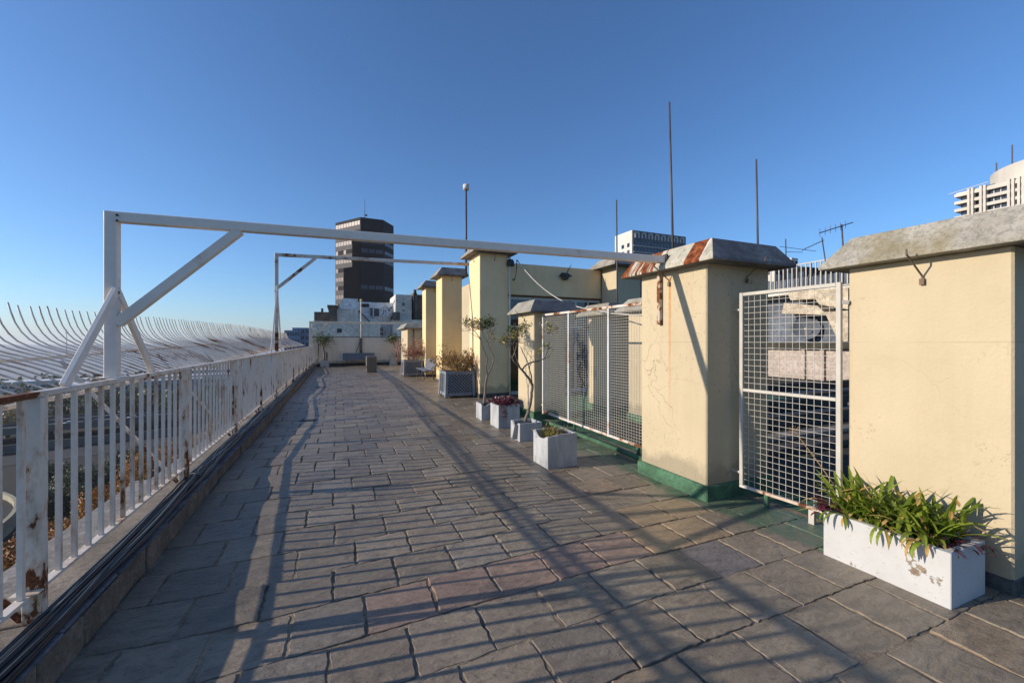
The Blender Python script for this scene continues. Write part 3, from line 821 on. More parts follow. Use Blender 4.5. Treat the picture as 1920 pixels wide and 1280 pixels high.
def trellis_planter(label, cx, cy, wx, wy, h, name='trellis_planter'):
    t = thing(name, label, 'planter', (cx, cy, 0), 'wooden trellis planters')
    x0, x1, y0, y1 = -wx/2, wx/2, -wy/2, wy/2
    for sx in (x0, x1):
        for sy in (y0, y1):
            part(t, 'corner_post', MB().bar((sx*1.03, sy*1.03, .03), (sx*.97, sy*.97, h), .085, .085, (0,1,0)), 'slatlite', False, bev=.005)
    for z in (.10, h-.05):
        for a_, b_ in (((x0+.045, y0, z), (x1-.045, y0, z)), ((x0+.045, y1, z), (x1-.045, y1, z)), ((x0, y0+.045, z), (x0, y1-.045, z)), ((x1, y0+.045, z), (x1, y1-.045, z))):
            part(t, 'rail', MB().bar(a_, b_, .05, .085), 'slatlite', False, bev=.004)
    def lat(ax, fixed, a0, a1, sgn):
        q = MB(); z0, z1 = .14, h - .09; W = a1 - a0; H = z1 - z0; step = .095; k = -H
        while k < W:
            for d in (1, -1):
                # strip of slope 45 deg clipped to the panel
                lo = max(0, k); hi = min(W, k + H)
                if hi - lo > .02:
                    u0, u1 = lo, hi; v0, v1 = lo - k, hi - k
                    if d < 0: v0, v1 = H - v0, H - v1
                    off = fixed + sgn * (.006 if d > 0 else .014)
                    if ax == 'x': q.bar((a0+u0, off, z0+v0), (a0+u1, off, z0+v1), .007, .02, (0,0,1))
                    else: q.bar((off, a0+u0, z0+v0), (off, a0+u1, z0+v1), .007, .02, (0,0,1))
            k += step
        part(t, 'trellis', q, 'slatlite', False)
    lat('x', y0, x0+.05, x1-.05, -1); lat('x', y1, x0+.05, x1-.05, 1)
    lat('y', x0, y0+.05, y1-.05, -1); lat('y', x1, y0+.05, y1-.05, 1)
    part(t, 'lining', MB().box(x0+.004, x1-.004, y0+.004, y1-.004, .08, h-.1), 'lattback', False)
    part(t, 'soil', MB().box(x0+.03, x1-.03, y0+.03, y1-.03, h-.099, h-.07), 'soil', False)
    for sx in (x0, x1):
        for sy in (y0, y1): part(t, 'castor', MB().tube([(sx*.95-.02, sy*.95, .035), (sx*.95+.02, sy*.95, .035)], .03, 8), 'black', False)
    return t
tp = trellis_planter('larger nearer grey wooden trellis planter with a dry tan shrub', 3.27, 12.0, .80, .74, .76)
tp2 = copy_tree(tp); tp2.location = (3.26, 19.95, 0); tp2['label'] = 'smaller farther grey trellis planter with a reddish shrub'

# ================================================================== PLANTS
def leaf_quads(mb, c, n, spread, size, up=.3, r=rnd):
    for _ in range(n):
        d = Vector((r.gauss(0,1), r.gauss(0,1), r.gauss(0,1)*.8)); p = Vector(c) + d * spread * .55
        a = Vector((r.gauss(0,1), r.gauss(0,1), r.gauss(0,1)+up)).normalized()
        b = a.cross(Vector((r.gauss(0,1), r.gauss(0,1), r.gauss(0,1)))).normalized()
        L = size * r.uniform(.7, 1.3); W = L * .36
        mb.add([p - a*L*.5, p + b*W*.5 - a*L*.05, p + a*L*.5, p - b*W*.5 - a*L*.05], [(0,1,2,3)])

def twig(mb, p, d, L, r, depth, ends, rr_=rnd, bend=.35, split=(2, 3), shrink=.72):
    pts = [Vector(p)]; d = Vector(d).normalized(); n = 4
    for i in range(n):
        d = (d + Vector((rr_.gauss(0,bend), rr_.gauss(0,bend), rr_.gauss(0,bend)*.6)) * .5).normalized()
        pts.append(pts[-1] + d * L / n)
    mb.tube(pts, [r * (1 - .45*i/n) for i in range(n+1)], 5)
    if depth == 0:
        ends.append(pts[-1]); ends.append(pts[-2]); return
    for _ in range(rr_.randint(*split)):
        nd = (d + Vector((rr_.gauss(0,.6), rr_.gauss(0,.6), rr_.gauss(0,.45) + .15))).normalized()
        s = rr_.choice(pts[2:])
        twig(mb, s, nd, L * shrink * rr_.uniform(.8, 1.2), r * .55, depth - 1, ends, rr_, bend, split, shrink)

def potted_tree(name, label, base, limbs, clumps, bark, leafmats, seed, twigs=True, group='small potted trees'):
    """limbs: list of (points [px,py,dy], r0, r1) hung on a plane through the pot and pushed fore and aft by dy metres"""
    r = random.Random(seed)
    t = thing(name, label, 'tree', base, group)
    wood = MB(); Y = base[1]
    def P(px, py, dy=0.0): return at_y(px, py, Y + dy)
    tw = MB()
    for pts, r0, r1 in limbs:
        q = [P(*p) for p in pts]; n = len(q)
        # smooth
        s = []
        for i in range(n-1):
            for k in range(4): 
                u = k/4; s.append(q[i].lerp(q[i+1], u) + Vector((r.gauss(0,.3), r.gauss(0,.3), 0)) * r1)
        s.append(q[-1]); m = len(s)
        wood.tube(s, [1.2*(r0 + (r1-r0)*i/(m-1)) for i in range(m)], 7)
    part(t, 'trunk', wood, bark, smooth=True)
    lv = {k: MB() for k in leafmats}
    for (px, py, dy, n, sp, size, li) in clumps:
        c = P(px, py, dy)
        for _ in range(max(2, n // 7)):
            e = []
            d = Vector((r.gauss(0,.7), r.gauss(0,.7), r.uniform(.1, 1)))
            twig(tw, c - Vector((0,0,sp*1.1)) + d*.02, d, sp*1.3, .0045, 1, e, r)
        leaf_quads(lv[leafmats[li]], c, int(n*1.2), sp, size*1.2, .4, r)
    part(t, 'twigs', tw, bark)
    for k in leafmats:
        if lv[k].v: part(t, 'leaves', lv[k], k)
    return t
potted_tree('potted_tree', 'crooked grey-trunked tree leaning out of the low cracked planter', (2.9, 6.28, .22),
  [([(985,790),(991,768),(997,742),(998,720)], .024, .019), ([(998,722,0),(990,706,-.03),(979,694,-.05),(972,685,-.05)], .02, .013),
   ([(997,724,0),(996,704,.05),(993,694,.06),(990,680,.08),(982,664,.1),(976,650,.1)], .012, .005),
   ([(978,694,-.05),(985,685,0),(996,679,.05),(1010,677,.1),(1020,672,.12),(1026,660,.12),(1031,640,.12)], .012, .006),
   ([(975,688,-.05),(964,678,-.1),(957,664,-.12),(955,650,-.12),(948,636,-.15)], .011, .005),
   ([(960,672,-.1),(967,655,-.05),(970,640,0),(966,625,0)], .008, .004), ([(974,686,-.05),(967,668,-.1),(963,652,-.1),(957,630,-.1)], .008, .004),
   ([(1020,672,.12),(1030,668,.15),(1038,655,.18)], .006, .003), ([(1008,677,.1),(1011,664,.06),(1008,655,.05)], .006, .003), ([(990,690,.06),(1000,676,.1),(985,655,.15)], .005, .003)],
  [(962,630,-.05,60,.12,.05,0),(974,617,0,70,.12,.05,0),(948,636,-.1,45,.10,.048,0),(940,640,-.2,22,.07,.045,0),(982,612,.05,40,.09,.05,0),(960,618,.1,30,.1,.05,1),
   (1030,612,.12,46,.12,.05,0),(1040,618,.16,20,.08,.045,0),(1010,658,.05,24,.06,.045,0),(1024,647,.12,26,.06,.045,0),(968,640,0,20,.1,.04,1)],
  'bark', ['leafolive', 'leafdark'], 3)
potted_tree('potted_tree', 'slim forked tree with a leafy top rising from the planter behind the purple plant', (2.87, 8.2, .26),
  [([(907,757),(909,735),(912,712),(914,702)], .024, .018), ([(914,703,0),(911,690,-.05),(914,672,-.06),(912,666,-.06),(905,650,-.08),(901,635,-.1),(893,625,-.12),(883,612,-.14)], .014, .005),
   ([(914,703,0),(920,693,.05),(925,678,.08),(926,668,.08),(918,655,.08),(914,640,.06),(916,626,.04),(922,612,.0)], .014, .005),
   ([(914,640,.06),(907,630,0),(903,616,-.03)], .006, .003), ([(918,654,.08),(926,640,.14),(925,622,.16)], .005, .003), ([(902,637,-.1),(896,632,-.2),(879,622,-.3)], .006, .003)],
  [(905,606,0,90,.14,.055,1),(914,604,.05,90,.13,.055,1),(922,602,.05,44,.1,.05,1),(884,608,-.1,50,.12,.05,0),(874,601,-.15,44,.1,.05,0),(893,604,-.1,46,.12,.05,0),(920,620,.1,26,.12,.04,0),(925,632,.14,16,.1,.035,0)],
  'bark', ['leafolive', 'leafdark'], 5)
potted_tree('potted_tree', 'small dark leafy tree in the far planter left of the back bench', (-.74, 29.95, .4),
  [([(607,675),(608,660),(605,650)], .05, .035), ([(606,652),(604,645),(600,637)], .03, .015), ([(606,654),(611,645),(614,636)], .03, .015), ([(612,675),(613,664),(612,660)], .06, .04)],
  [(601,634,0,70,.35,.14,0),(608,632,.1,90,.4,.14,0),(616,636,0,60,.35,.13,0),(606,642,0,40,.3,.12,0),(610,650,0,24,.3,.1,0)], 'bark', ['leafdark', 'leafolive'], 8)
potted_tree('potted_tree', 'thin bent tree with a dark leafy tuft right of the back bench', (3.6, 29.85, .4),
  [([(745,674),(743,665),(742,656),(739,646),(736,640)], .05, .025), ([(746,674),(748,668),(747,660)], .04, .02)],
  [(733,634,0,80,.32,.14,0),(741,633,.1,80,.32,.14,0),(736,638,0,40,.3,.12,0),(745,667,.1,26,.35,.1,1),(740,662,0,14,.3,.1,1)], 'barkred', ['leafdark', 'leafred'], 9)

def shrub(name, label, base, n, L, bark, leafm, seed, size, spreadxy=.3, nl=3):
    r = random.Random(seed)
    t = thing(name, label, 'shrub', base, 'dry shrubs in trellis planters')
    wood = MB(); ends = []
    for i in range(n):
        a = r.uniform(0, 2*PI); q = r.uniform(0, spreadxy)
        p = Vector(base) + Vector((math.cos(a)*q, math.sin(a)*q, 0))
        d = Vector((math.cos(a)*r.uniform(.2, 1.0), math.sin(a)*r.uniform(.2, 1.0), 1))
        twig(wood, p, d, L*r.uniform(.55, 1.1), .009, 2, ends, r, .4, (2, 4), .6)
    part(t, 'branches', wood, bark)
    lv = MB()
    for e in ends: leaf_quads(lv, e, nl, .07, size, .2, r)
    part(t, 'leaves', lv, leafm)
    return t
shrub('dry_shrub', 'dry tan twiggy shrub in the nearer trellis planter', (3.27, 12.0, .66), 30, .50, 'barktan', 'leaftan', 11, .075, .3, 5)
shrub('dry_shrub', 'sparse reddish twiggy shrub in the farther trellis planter', (3.28, 19.95, .66), 24, .66, 'barkred', 'leafred', 12, .085, .3, 4)
# low growth in boxes
r = random.Random(4)
t = thing('purple_plant', 'purple trailing plant spilling over the square grey planter', 'plant', (2.95, 7.38, .40), 'purple trailing plants')
mb = MB(); st = MB()
for i in range(420):
    x = r.uniform(2.74, 3.2); y_ = r.uniform(7.12, 7.62); e_ = min(x-2.74, 3.2-x, y_-7.12, 7.62-y_)
    leaf_quads(mb, (x, y_, .42 + r.uniform(0, .12) * (1 if e_ > .04 else .4)), 1, .03, .075, .5, r)
for k in range(4):
    yy = 7.14 + r.uniform(-.01, .01); xx = 2.80 + k*.03
    st.tube([(xx, 7.2, .43), (xx, 7.145, .42), (xx+.01, 7.135, .34 - .03*k), (xx, 7.14, .26 - .03*k)], .004, 4)
    for q in range(6): leaf_quads(mb, (xx, 7.125, .38 - q*.03 - .02*k), 1, .012, .05, -.5, r)
part(t, 'leaves', mb, 'leafpurple'); part(t, 'stems', st, 'barkred')
t = thing('purple_plant', 'small purple plant at the foot of the slim forked tree', 'plant', (2.97, 8.2, .3), 'purple trailing plants')
mb = MB()
for i in range(70): leaf_quads(mb, (r.uniform(2.9, 3.1), r.uniform(8.04, 8.4), .33 + r.uniform(0, .08)), 1, .03, .07, .5, r)
part(t, 'leaves', mb, 'leafpurple')
t = thing('withered_plant', 'withered tan and green tuft in the nearest square planter', 'plant', (2.66, 4.86, .35))
mb = MB()
for i in range(230):
    c_ = (r.gauss(2.65, .09), r.gauss(4.88, .08), .37 + abs(r.gauss(0, .045))); leaf_quads(mb, c_, 1, .03, .06, .6, r)
part(t, 'leaves', mb, 'leafolive')
mb = MB()
for i in range(70): 
    p = Vector((r.gauss(2.68, .07), r.gauss(4.9, .06), .36)); mb.tube([p, p+Vector((r.gauss(0,.05), r.gauss(0,.05), r.uniform(.04,.13)))], .002, 3)
part(t, 'stalks', mb, 'leaftan')
solo('broken_rim_piece', MB().box(2.70, 2.84, 4.92, 4.98, .37, .425), 'box', 'broken grey piece lying on the soil of the nearest square planter', 'fragment', bev=.012)
solo('broken_rim_piece', MB().bar((2.66, 6.22, .02), (2.69, 6.17, .27), .10, .012, (0,1,0)), 'box', 'broken slab leaning against the low cracked planter', 'fragment', bev=.004)

def strap(mb, p, az, L, w, lift, droop, r, n=7):
    d = Vector((math.cos(az), math.sin(az), 0)); side = Vector((-d.y, d.x, 0))
    q = Vector(p); ang = lift; pts = []
    for i in range(n+1):
        pts.append(q.copy()); q = q + (d*math.cos(ang) + Vector((0,0,1))*math.sin(ang)) * (L/n); ang -= droop/n*(.5 + i/n)
    vs = []
    for i, p_ in enumerate(pts):
        u = i/n; ww = w * (.75 + .5*u) * (1 if u < .65 else max(.04, 1 - ((u-.65)/.35)**1.6))
        fold = Vector((0,0,ww*.18))
        vs += [p_ - side*ww/2 + fold, p_, p_ + side*ww/2 + fold]
    fs = []
    for i in range(n):
        fs += [(3*i, 3*i+1, 3*i+4, 3*i+3), (3*i+1, 3*i+2, 3*i+5, 3*i+4)]
    mb.add(vs, fs); return pts
r = random.Random(21)
t = thing('strap_leaf_plant', 'bushy green strap-leaved plant overflowing the long white planter', 'plant', (3.6, 1.63, .3))
g = MB(); yl = MB(); tips = MB()
for i in range(250):
    x = r.uniform(3.43, 3.77); y_ = r.uniform(1.36, 1.97)
    az = r.uniform(0, 2*PI)
    if r.random() < .35: az = PI + r.gauss(0, .8)       # toward the light
    L = r.uniform(.17, .40); lift = r.uniform(.6, 1.45); dr = r.uniform(.3, 1.7)
    if r.random() < .10:
        strap(yl, (x, y_, .30), az, L*.9, .016, lift*.6, dr*1.2, r)
    else:
        pts = strap(g, (x, y_, .30 + r.uniform(0, .03)), az, L, r.uniform(.020, .031), lift, dr, r)
        if r.random() < .12: strap(tips, pts[-2] - Vector((0,0,.002)), az, L*.22, .02, -.3, .5, r, 3)
for i in range(14):   # blades hanging over the front lip
    y_ = r.uniform(1.33, 1.92); strap(g if i % 4 else yl, (3.42, y_, .33), PI + r.gauss(0, .5), r.uniform(.12, .22), .018, .35, 3.0, r)
nf = len(g.f); g.add(tips.v, tips.f); lo_ = part(t, 'leaves', g, 'leafstrap'); lo_.data.materials.append(M['leafyellow'])
for p_ in lo_.data.polygons[nf:]: p_.material_index = 1
part(t, 'withered_leaves', yl, 'leafyellow', label='yellowed withered leaves')
m = MB(); hd = at_x(1490, 808, 3.92); b_ = Vector((3.62, 1.93, .33))
m.tube([b_, b_.lerp(hd, .5) + Vector((0,0,.01)), hd], .004, 5)
for k in range(16):
    d = Vector((r.gauss(0,1), r.gauss(0,1), r.gauss(0,1))).normalized(); m.tube([hd, hd + d*.055], .0018, 3)
part(t, 'dried_flower_stalk', m, 'leaftan')
t = thing('purple_plant', 'purple leaves poking out of both ends of the long white planter', 'plant', (3.6, 1.6, .3), 'purple trailing plants')
mb = MB()
for i in range(46): 
    p = (r.uniform(3.37, 3.5), r.gauss(1.98, .025), .30 + r.uniform(0, .09)); strap(mb, p, PI/2 + r.gauss(.6, 1.2), r.uniform(.05, .11), .018, r.uniform(-.2, 1), 1.6, r, 4)
for i in range(54): 
    p = (r.uniform(3.42, 3.8), r.gauss(1.36, .05), .29 + r.uniform(0, .05)); strap(mb, p, -PI/2 + r.gauss(.5, 1.3), r.uniform(.05, .13), .016, r.uniform(-.1, .9), 1.6, r, 4)
part(t, 'leaves', mb, 'leafpurple')
t = thing('purple_plant', 'purple sprig growing at the foot of the right pillar corner', 'plant', (3.97, 1.14, 0), 'purple trailing plants')
mb = MB()
for i in range(26): strap(mb, (r.gauss(4.02, .04), r.gauss(1.12, .02), r.uniform(.0, .1)), r.uniform(0, 6.3), r.uniform(.04, .09), .016, r.uniform(.2, 1.2), 1.2, r, 4)
part(t, 'leaves', mb, 'leafpurple')

# ================================================================== FAR END OF THE TERRACE
ew = thing('end_wall', 'pale beige wall closing the far end of the terrace', 'wall', (1.5, 30.55, 0))
part(ew, 'wall_face', MB().box(-1.55, 5.4, 30.5, 30.75, -.15, 1.92), 'palewall', bev=.01)
part(ew, 'coping', MB().box(-1.58, 5.4, 30.47, 30.78, 1.923, 1.97), 'capdark', bev=.006)
part(ew, 'base_band', MB().box(-1.25, 5.4, 30.485, 30.5, -.14, .17), 'plinth')
solo('corner_cable', MB().tube([(-1.16, 30.44, 2.5), (-1.2, 30.43, 1.9), (-1.14, 30.43, 1.2), (-1.18, 30.43, .5), (-1.25, 30.4, .3)], .03, 6), 'black', 'black cable hanging down the left corner of the end wall', 'cable', smooth=True)
pl = thing('ball_topped_pole', 'thin yellowed pole with a ball top standing at the end wall', 'pole', (1.52, 30.42, 0))
part(pl, 'shaft', MB().tube([(1.52, 30.43, 1.0), (1.52, 30.43, 4.4)], .035, 8), 'conduit', smooth=True)
part(pl, 'ball', MB().sphere((1.52, 30.43, 4.47), .09, 12, 8), 'ball', smooth=True)
part(pl, 'mount', MB().box(1.44, 1.60, 30.40, 30.49, .85, 1.88), 'iron')
part(pl, 'guy_rope', MB().tube([(1.5, 30.4, 1.75), (1.35, 30.38, 1.3), (1.2, 30.36, .9)], .02, 5), 'iron')

def bench(label, name='park_bench'):
    t = thing(name, label, 'bench', (0,0,0), 'slatted benches')
    W = 2.05
    prof_seat = [(0.0, .41), (.085, .415), (.17, .41), (.255, .405), (.34, .41)]
    prof_back = [(.40, .46), (.435, .55), (.465, .64), (.49, .73), (.51, .82)]
    m = MB()
    for (y, z) in prof_seat: m.box(-W/2, W/2, y, y+.07, z, z+.025)
    part(t, 'seat', m, 'slat', False, bev=.004)
    m = MB()
    for (y, z) in prof_back: m.bar((-W/2, y, z), (W/2, y, z), .025, .075, (0, .25, 1))
    part(t, 'backrest', m, 'slat', False, bev=.004)
    for x in (-W*.38, W*.38):
        m = MB()
        m.tube([(x, .02, 0), (x, .06, .2), (x, .02, .39), (x, .2, .395), (x, .38, .40), (x, .45, .55), (x, .53, .86)], .018, 6)
        m.tube([(x, .46, 0), (x, .40, .2), (x, .38, .40)], .018, 6)
        part(t, 'leg_frame', m, 'iron', False, smooth=True)
    part(t, 'stretcher', MB().bar((-W*.38, .2, .3), (W*.38, .2, .3), .02, .02), 'iron', False)
    return t
bn = bench('grey-blue slatted bench standing frontally against the far end wall')
bn.location = (1.37, 29.7, dz(1.37, 29.7))
b2_ = copy_tree(bn); b2_.location = (3.28, 18.03, 0); b2_.rotation_euler = (0,0,-PI/2)
b2_['label'] = 'silver slatted bench seen end-on against the amber bounce-tinted pillars'
solo('terrazzo_block', MB().box(1.42, 1.93, 23.0, 23.55, -.02, .84), 'stone', 'speckled dark stone block standing alone in front of the far bench', 'block', bev=.02, loc=(1.67, 23.2, 0))

# ================================================================== AERIAL POLES
def aerial(label, px0, py0, px1, py1, Y, r0, tip=None, group='thin aerial poles'):
    a = at_y(px1, py1, Y); b = at_y(px0, py0, Y); b.y += .0
    t = thing('aerial_pole', label, 'pole', a, group)
    part(t, 'pole', MB().tube([a, a.lerp(b, .5), b], [r0, r0*.9, r0*.75], 8), 'pole', smooth=True)
    if tip: part(t, 'tip', MB().tube([b, b+Vector((0,0,tip))], r0*2.6, 8), 'fence', smooth=True)
aerial('tallest thin dark pole rising behind the rust-streaked cap', 1255, 192, 1263, 520, 4.6, .017)
aerial('shorter thin dark pole rising behind the right end of the rust-streaked cap', 1418, 299, 1422, 520, 4.6, .017)
aerial('slender pole standing in front of the roof room wall near the white tower', 1156, 375, 1158, 640, 8.9, .022)
aerial('pole with a pale cylinder tip rising behind the tall pillar', 874, 356, 874, 520, 12.9, .04, .16)

# ================================================================== BEHIND THE GATE
ZR = -.46
lr = thing('flat_roof_timbers', 'dark boards and pipes laid on the low roof behind the mesh gate', 'timbers', (8, 8, 0))
for (x0_, x1_, y, z, h, w_, mat_) in [(5.0, 11.8, 3.9, 0, .10, .2, 'darkwood'), (5.2, 11.9, 4.5, 0, .07, .25, 'ledge'), (5.0, 11.9, 5.2, 0, .22, .16, 'darkwood'), (6.0, 11.9, 5.7, 0, .08, .3, 'ledge'), (6.7, 11.9, 6.4, 0, .26, .2, 'darkwood'),
        (12.4, 21, 5.6, ZR, .12, .4, 'ledge'), (12.3, 22, 6.6, ZR, .34, .3, 'darkwood'), (12.4, 22, 7.7, ZR, .14, .4, 'ledge'), (12.4, 22.5, 8.8, ZR, .36, .3, 'darkwood'), (12.4, 22.5, 10.2, ZR, .16, .4, 'ledge'), (12.4, 22.5, 11.6, ZR, .3, .3, 'darkwood')]:
    part(lr, 'timber', MB().box(x0_, x1_, y, y+w_, z-.003, z+h), mat_, bev=.01)
solo('neighbour_roof', MB().box(12.001, 60, -6, 40, -1.2, -.46), 'roofdark', kind='structure')
solo('court_paving', MB().box(4.45, 11.99, -1, 7.3, -.012, -.004), 'roofdark', kind='structure')
PXW = 24.0
sb = thing('service_block', 'stained service block with pink lower wall, slanted beige slabs and dish behind the gate', 'building', (PXW+2, 12, 0))
zl = at_x(1530, 654, PXW).z; zu = at_x(1530, 588, PXW+1).z
part(sb, 'lower_wall', MB().box(PXW, PXW+.4, 8.5, 21, ZR-.02, zl), 'pinkwall', bev=.01)
for px_ in (1512, 1548):
    y_ = at_x(px_, 690, PXW).y; part(sb, 'wall_pilaster', MB().box(PXW-.16, PXW-.002, y_, y_+.2, ZR, zl-.04), 'pinkwall')
part(sb, 'ledge', MB().box(PXW-.4, PXW+1.2, 8.5, 21, zl+.03, zl+.36), 'roofdark', bev=.01)
part(sb, 'upper_wall', MB().box(PXW+1.3, PXW+1.7, 8.5, 21, zl+.361, zu+2.2), 'shadegrey')  # recessed face under the slabs, its shade put into the wall colour
# slabs: sunlit stepped beige forms
m = MB()
m.add([at_x(px, py, PXW+.2) for px, py in ((1465,588),(1470,568),(1532,573),(1545,585),(1590,582),(1590,640),(1572,640),(1548,590))] +
      [at_x(px, py, PXW+.2) + Vector((1.4,0,0)) for px, py in ((1465,588),(1470,568),(1532,573),(1545,585),(1590,582),(1590,640),(1572,640),(1548,590))],
      [tuple(range(8)), tuple(range(15, 7, -1))] + [(k, k+8, (k+1) % 8 + 8, (k+1) % 8) for k in range(8)])
part(sb, 'slab', m, 'beige', bev=.01)
m = MB()
Q = ((1476,548),(1590,538),(1590,580),(1536,571),(1528,560),(1482,563))
m.add([at_x(px, py, PXW+.25) for px, py in Q] + [at_x(px, py, PXW+.25) + Vector((.9,0,0)) for px, py in Q],
      [tuple(range(6)), tuple(range(11, 5, -1))] + [(k, k+6, (k+1) % 6 + 6, (k+1) % 6) for k in range(6)])
part(sb, 'parapet', m, 'beige', bev=.01)
zf_ = at_x(1530, 541, PXW+.5).z
part(sb, 'roof', MB().box(PXW+.3, PXW+9, 6.5, 21, zf_-.2, zf_-.06), 'oldwall')
br = thing('roof_railing', 'white barred railing on top of the service block', 'railing', (PXW+.5, 14, 5))
m = MB(); X = PXW+.5
ya = at_x(1600, 480, X).y; yb_ = at_x(1430, 505, X).y
zt = at_x(1520, 492, X).z; zb = at_x(1520, 541, X).z
part(br, 'top_rail', MB().bar((X, ya, zt), (X, yb_, zt), .06, .06), 'wire')
part(br, 'bottom_rail', MB().bar((X, ya, zb), (X, yb_, zb), .05, .05), 'wire')
k = 0; y_ = ya
while y_ < yb_:
    part(br, 'bar', MB().bar((X, y_, zb), (X, y_, zt), .05 if k % 8 else .12, .05, (0,1,0)), 'wire'); y_ += .26; k += 1
dd = at_x(1512, 615, PXW+.85)
sd = thing('satellite_dish', 'grey satellite dish in the shade behind the mesh gate', 'satellite dish', dd)
vs = []; fs = []
for j in range(6):
    rr2 = .68*j/5
    for i in range(16):
        an = 2*PI*i/16; vs.append((-.22*(1-(j/5)**2)*-1 - .1, rr2*math.cos(an), rr2*math.sin(an)))
for j in range(5):
    for i in range(16): fs.append((j*16+i, j*16+(i+1) % 16, (j+1)*16+(i+1) % 16, (j+1)*16+i))
q = MB(); q.add(vs, fs); dobj = part(sd, 'dish', q, 'shadegrey', False, smooth=True)
part(sd, 'feed_arm', MB().tube([(.05, 0, -.5), (-.35, 0, -.15)], .02, 5).sphere((-.38, 0, -.12), .06, 8, 6), 'fence', False)
part(sd, 'mast', MB().tube([(.15, 0, 0), (.15, 0, -.9)], .03, 6), 'iron', False)
sd.rotation_euler = (0, R(10), R(25))

def yagi(label, boom_a, boom_b, mast_top, mast_bot, Y, n, L, vert):
    t = thing('television_aerial', label, 'aerial', at_y(*mast_bot, Y), 'television aerials on the roofs')
    a, b = at_y(*boom_a, Y), at_y(*boom_b, Y)
    part(t, 'boom', MB().tube([a, b], .018, 5), 'lamp')
    part(t, 'mast', MB().tube([at_y(*mast_bot, Y), at_y(*mast_top, Y)], .03, 6), 'pole')
    m = MB()
    for i in range(n):
        p = a.lerp(b, .02 + .75*i/(n-1)); d = Vector((0,0,L)) if vert else Vector((L*.75, L*.5, 0))
        m.tube([p-d, p+d], .008, 4)
    part(t, 'elements', m, 'lamp')
yagi('television aerial with upright rods left of the right pillar cap', (1536,437), (1599,417), (1578,421), (1581,470), 9, 6, .14, True)
yagi('television aerial with flat rods slanting down between the two caps', (1504,469), (1545,450), (1541,445), (1548,492), 13, 7, .22, False)
t = thing('television_aerial', 'thin upright mast with two long cross rods right of the rust-streaked cap', 'aerial', at_y(1474, 500, 13), 'television aerials on the roofs')
part(t, 'mast', MB().tube([at_y(1474, 500, 13), at_y(1473, 448, 13)], .03, 6), 'pole')
part(t, 'elements', MB().tube([at_y(1462, 462, 13), at_y(1530, 471, 13)], .012, 4).tube([at_y(1474, 472, 13), at_y(1505, 473, 13)], .012, 4), 'lamp')

# ================================================================== BACKGROUND BUILDINGS
def win_rows(t, mat, P0, ux, W, n, zs, h, frac, out, world=True):
    """one window box per opening, standing slightly proud of a facade: P0 corner, ux along, out normal"""
    for z in zs:
        for i in range(n):
            a = P0 + ux * (W*(i + .5 - frac/2)/n) + Vector((0,0,z)); b = a + ux*(W*frac/n)
            c_ = b + Vector((0,0,h)); d = a + Vector((0,0,h)); o = out
            part(t, 'window', MB().add([a, b, c_, d, a+o, b+o, c_+o, d+o], [(4,5,6,7),(0,1,5,4),(1,2,6,5),(2,3,7,6),(3,0,4,7)]), mat, world)

# old white block right beyond the end wall
Y = 44.0
ob = thing('old_white_block', 'stained white and grey old building just beyond the end wall', 'building', (at_y(670, 640, Y).x, Y, -10))
def pbox(m, px0, px1, py0, py1, Y, depth):
    a = at_y(px0, py1, Y); b = at_y(px1, py0, Y)
    m.box(a.x, b.x, Y, Y+depth, a.z, b.z); return m
part(ob, 'main_wall', pbox(MB(), 585, 713, 604, 760, Y, 6), 'oldwall')
part(ob, 'stepped_wall', pbox(MB(), 632, 671, 580, 604, Y, 6), 'oldwall')
part(ob, 'white_head', MB().add([at_y(px, py, Y) + Vector((0,d,0)) for d in (0, 6) for px, py in ((634,580),(671,580),(671,560),(643,559),(638,566))],
     [(0,1,2,3,4),(9,8,7,6,5)] + [(k, k+5, (k+1) % 5+5, (k+1) % 5) for k in range(5)]), 'oldwhite')
part(ob, 'side_stack', pbox(pbox(MB(), 616, 632, 574, 604, Y-.2, 4), 613.5, 634, 572, 575, Y-.35, 4.3), 'brick')
part(ob, 'chimney', pbox(pbox(MB(), 589, 616, 585, 604, Y+.3, 4), 602, 606, 578, 585, Y+.4, .5), 'brick')
part(ob, 'recess_wall', pbox(MB(), 671, 737, 568, 760, Y+3, 4), 'oldwhite')
part(ob, 'vent', MB().tube([at_y(679, 572.5, Y+3), at_y(679, 572.5, Y+2.9)], .2, 10).tube([at_y(684, 572.5, Y+3), at_y(684, 572.5, Y+2.9)], .2, 10).tube([at_y(689, 572.5, Y+3), at_y(689, 572.5, Y+2.9)], .2, 10), 'iron')
for (a, b, c_, d) in ((701, 711, 578, 592), (694, 699, 577, 592), (717, 726, 580, 590)):
    w_ = part(ob, 'window', pbox(MB(), a, b, c_, d, Y+2.8, .1), 'glassgrey')
    part(w_, 'window_frame', pbox(pbox(pbox(MB(), a-1, a, c_-1, d, Y+2.75, .1), b, b+1, c_-1, d, Y+2.75, .1), a, b, c_-1, c_, Y+2.75, .1), 'oldwhite', base=ob)
m = MB()
for k in range(3): pbox(m, 672+k*16, 686+k*16, 614, 621, Y+2.9, .1); pbox(m, 672+k*16, 686+k*16, 623, 628, Y+2.88, .1)
wb = part(ob, 'glazed_balcony', m, 'glassgrey')
m = MB()
for k in range(18): pbox(m, 671.5+k*2.9, 672.1+k*2.9, 613, 630, Y+2.6, .08)
pbox(m, 671, 724, 612, 613.6, Y+2.6, .1); pbox(m, 671, 735, 629, 631.5, Y+2.5, .12); pbox(m, 671, 724, 621.4, 622.6, Y+2.6, .1)
part(wb, 'balcony_frame', m, 'oldwhite', base=ob)
m = MB()
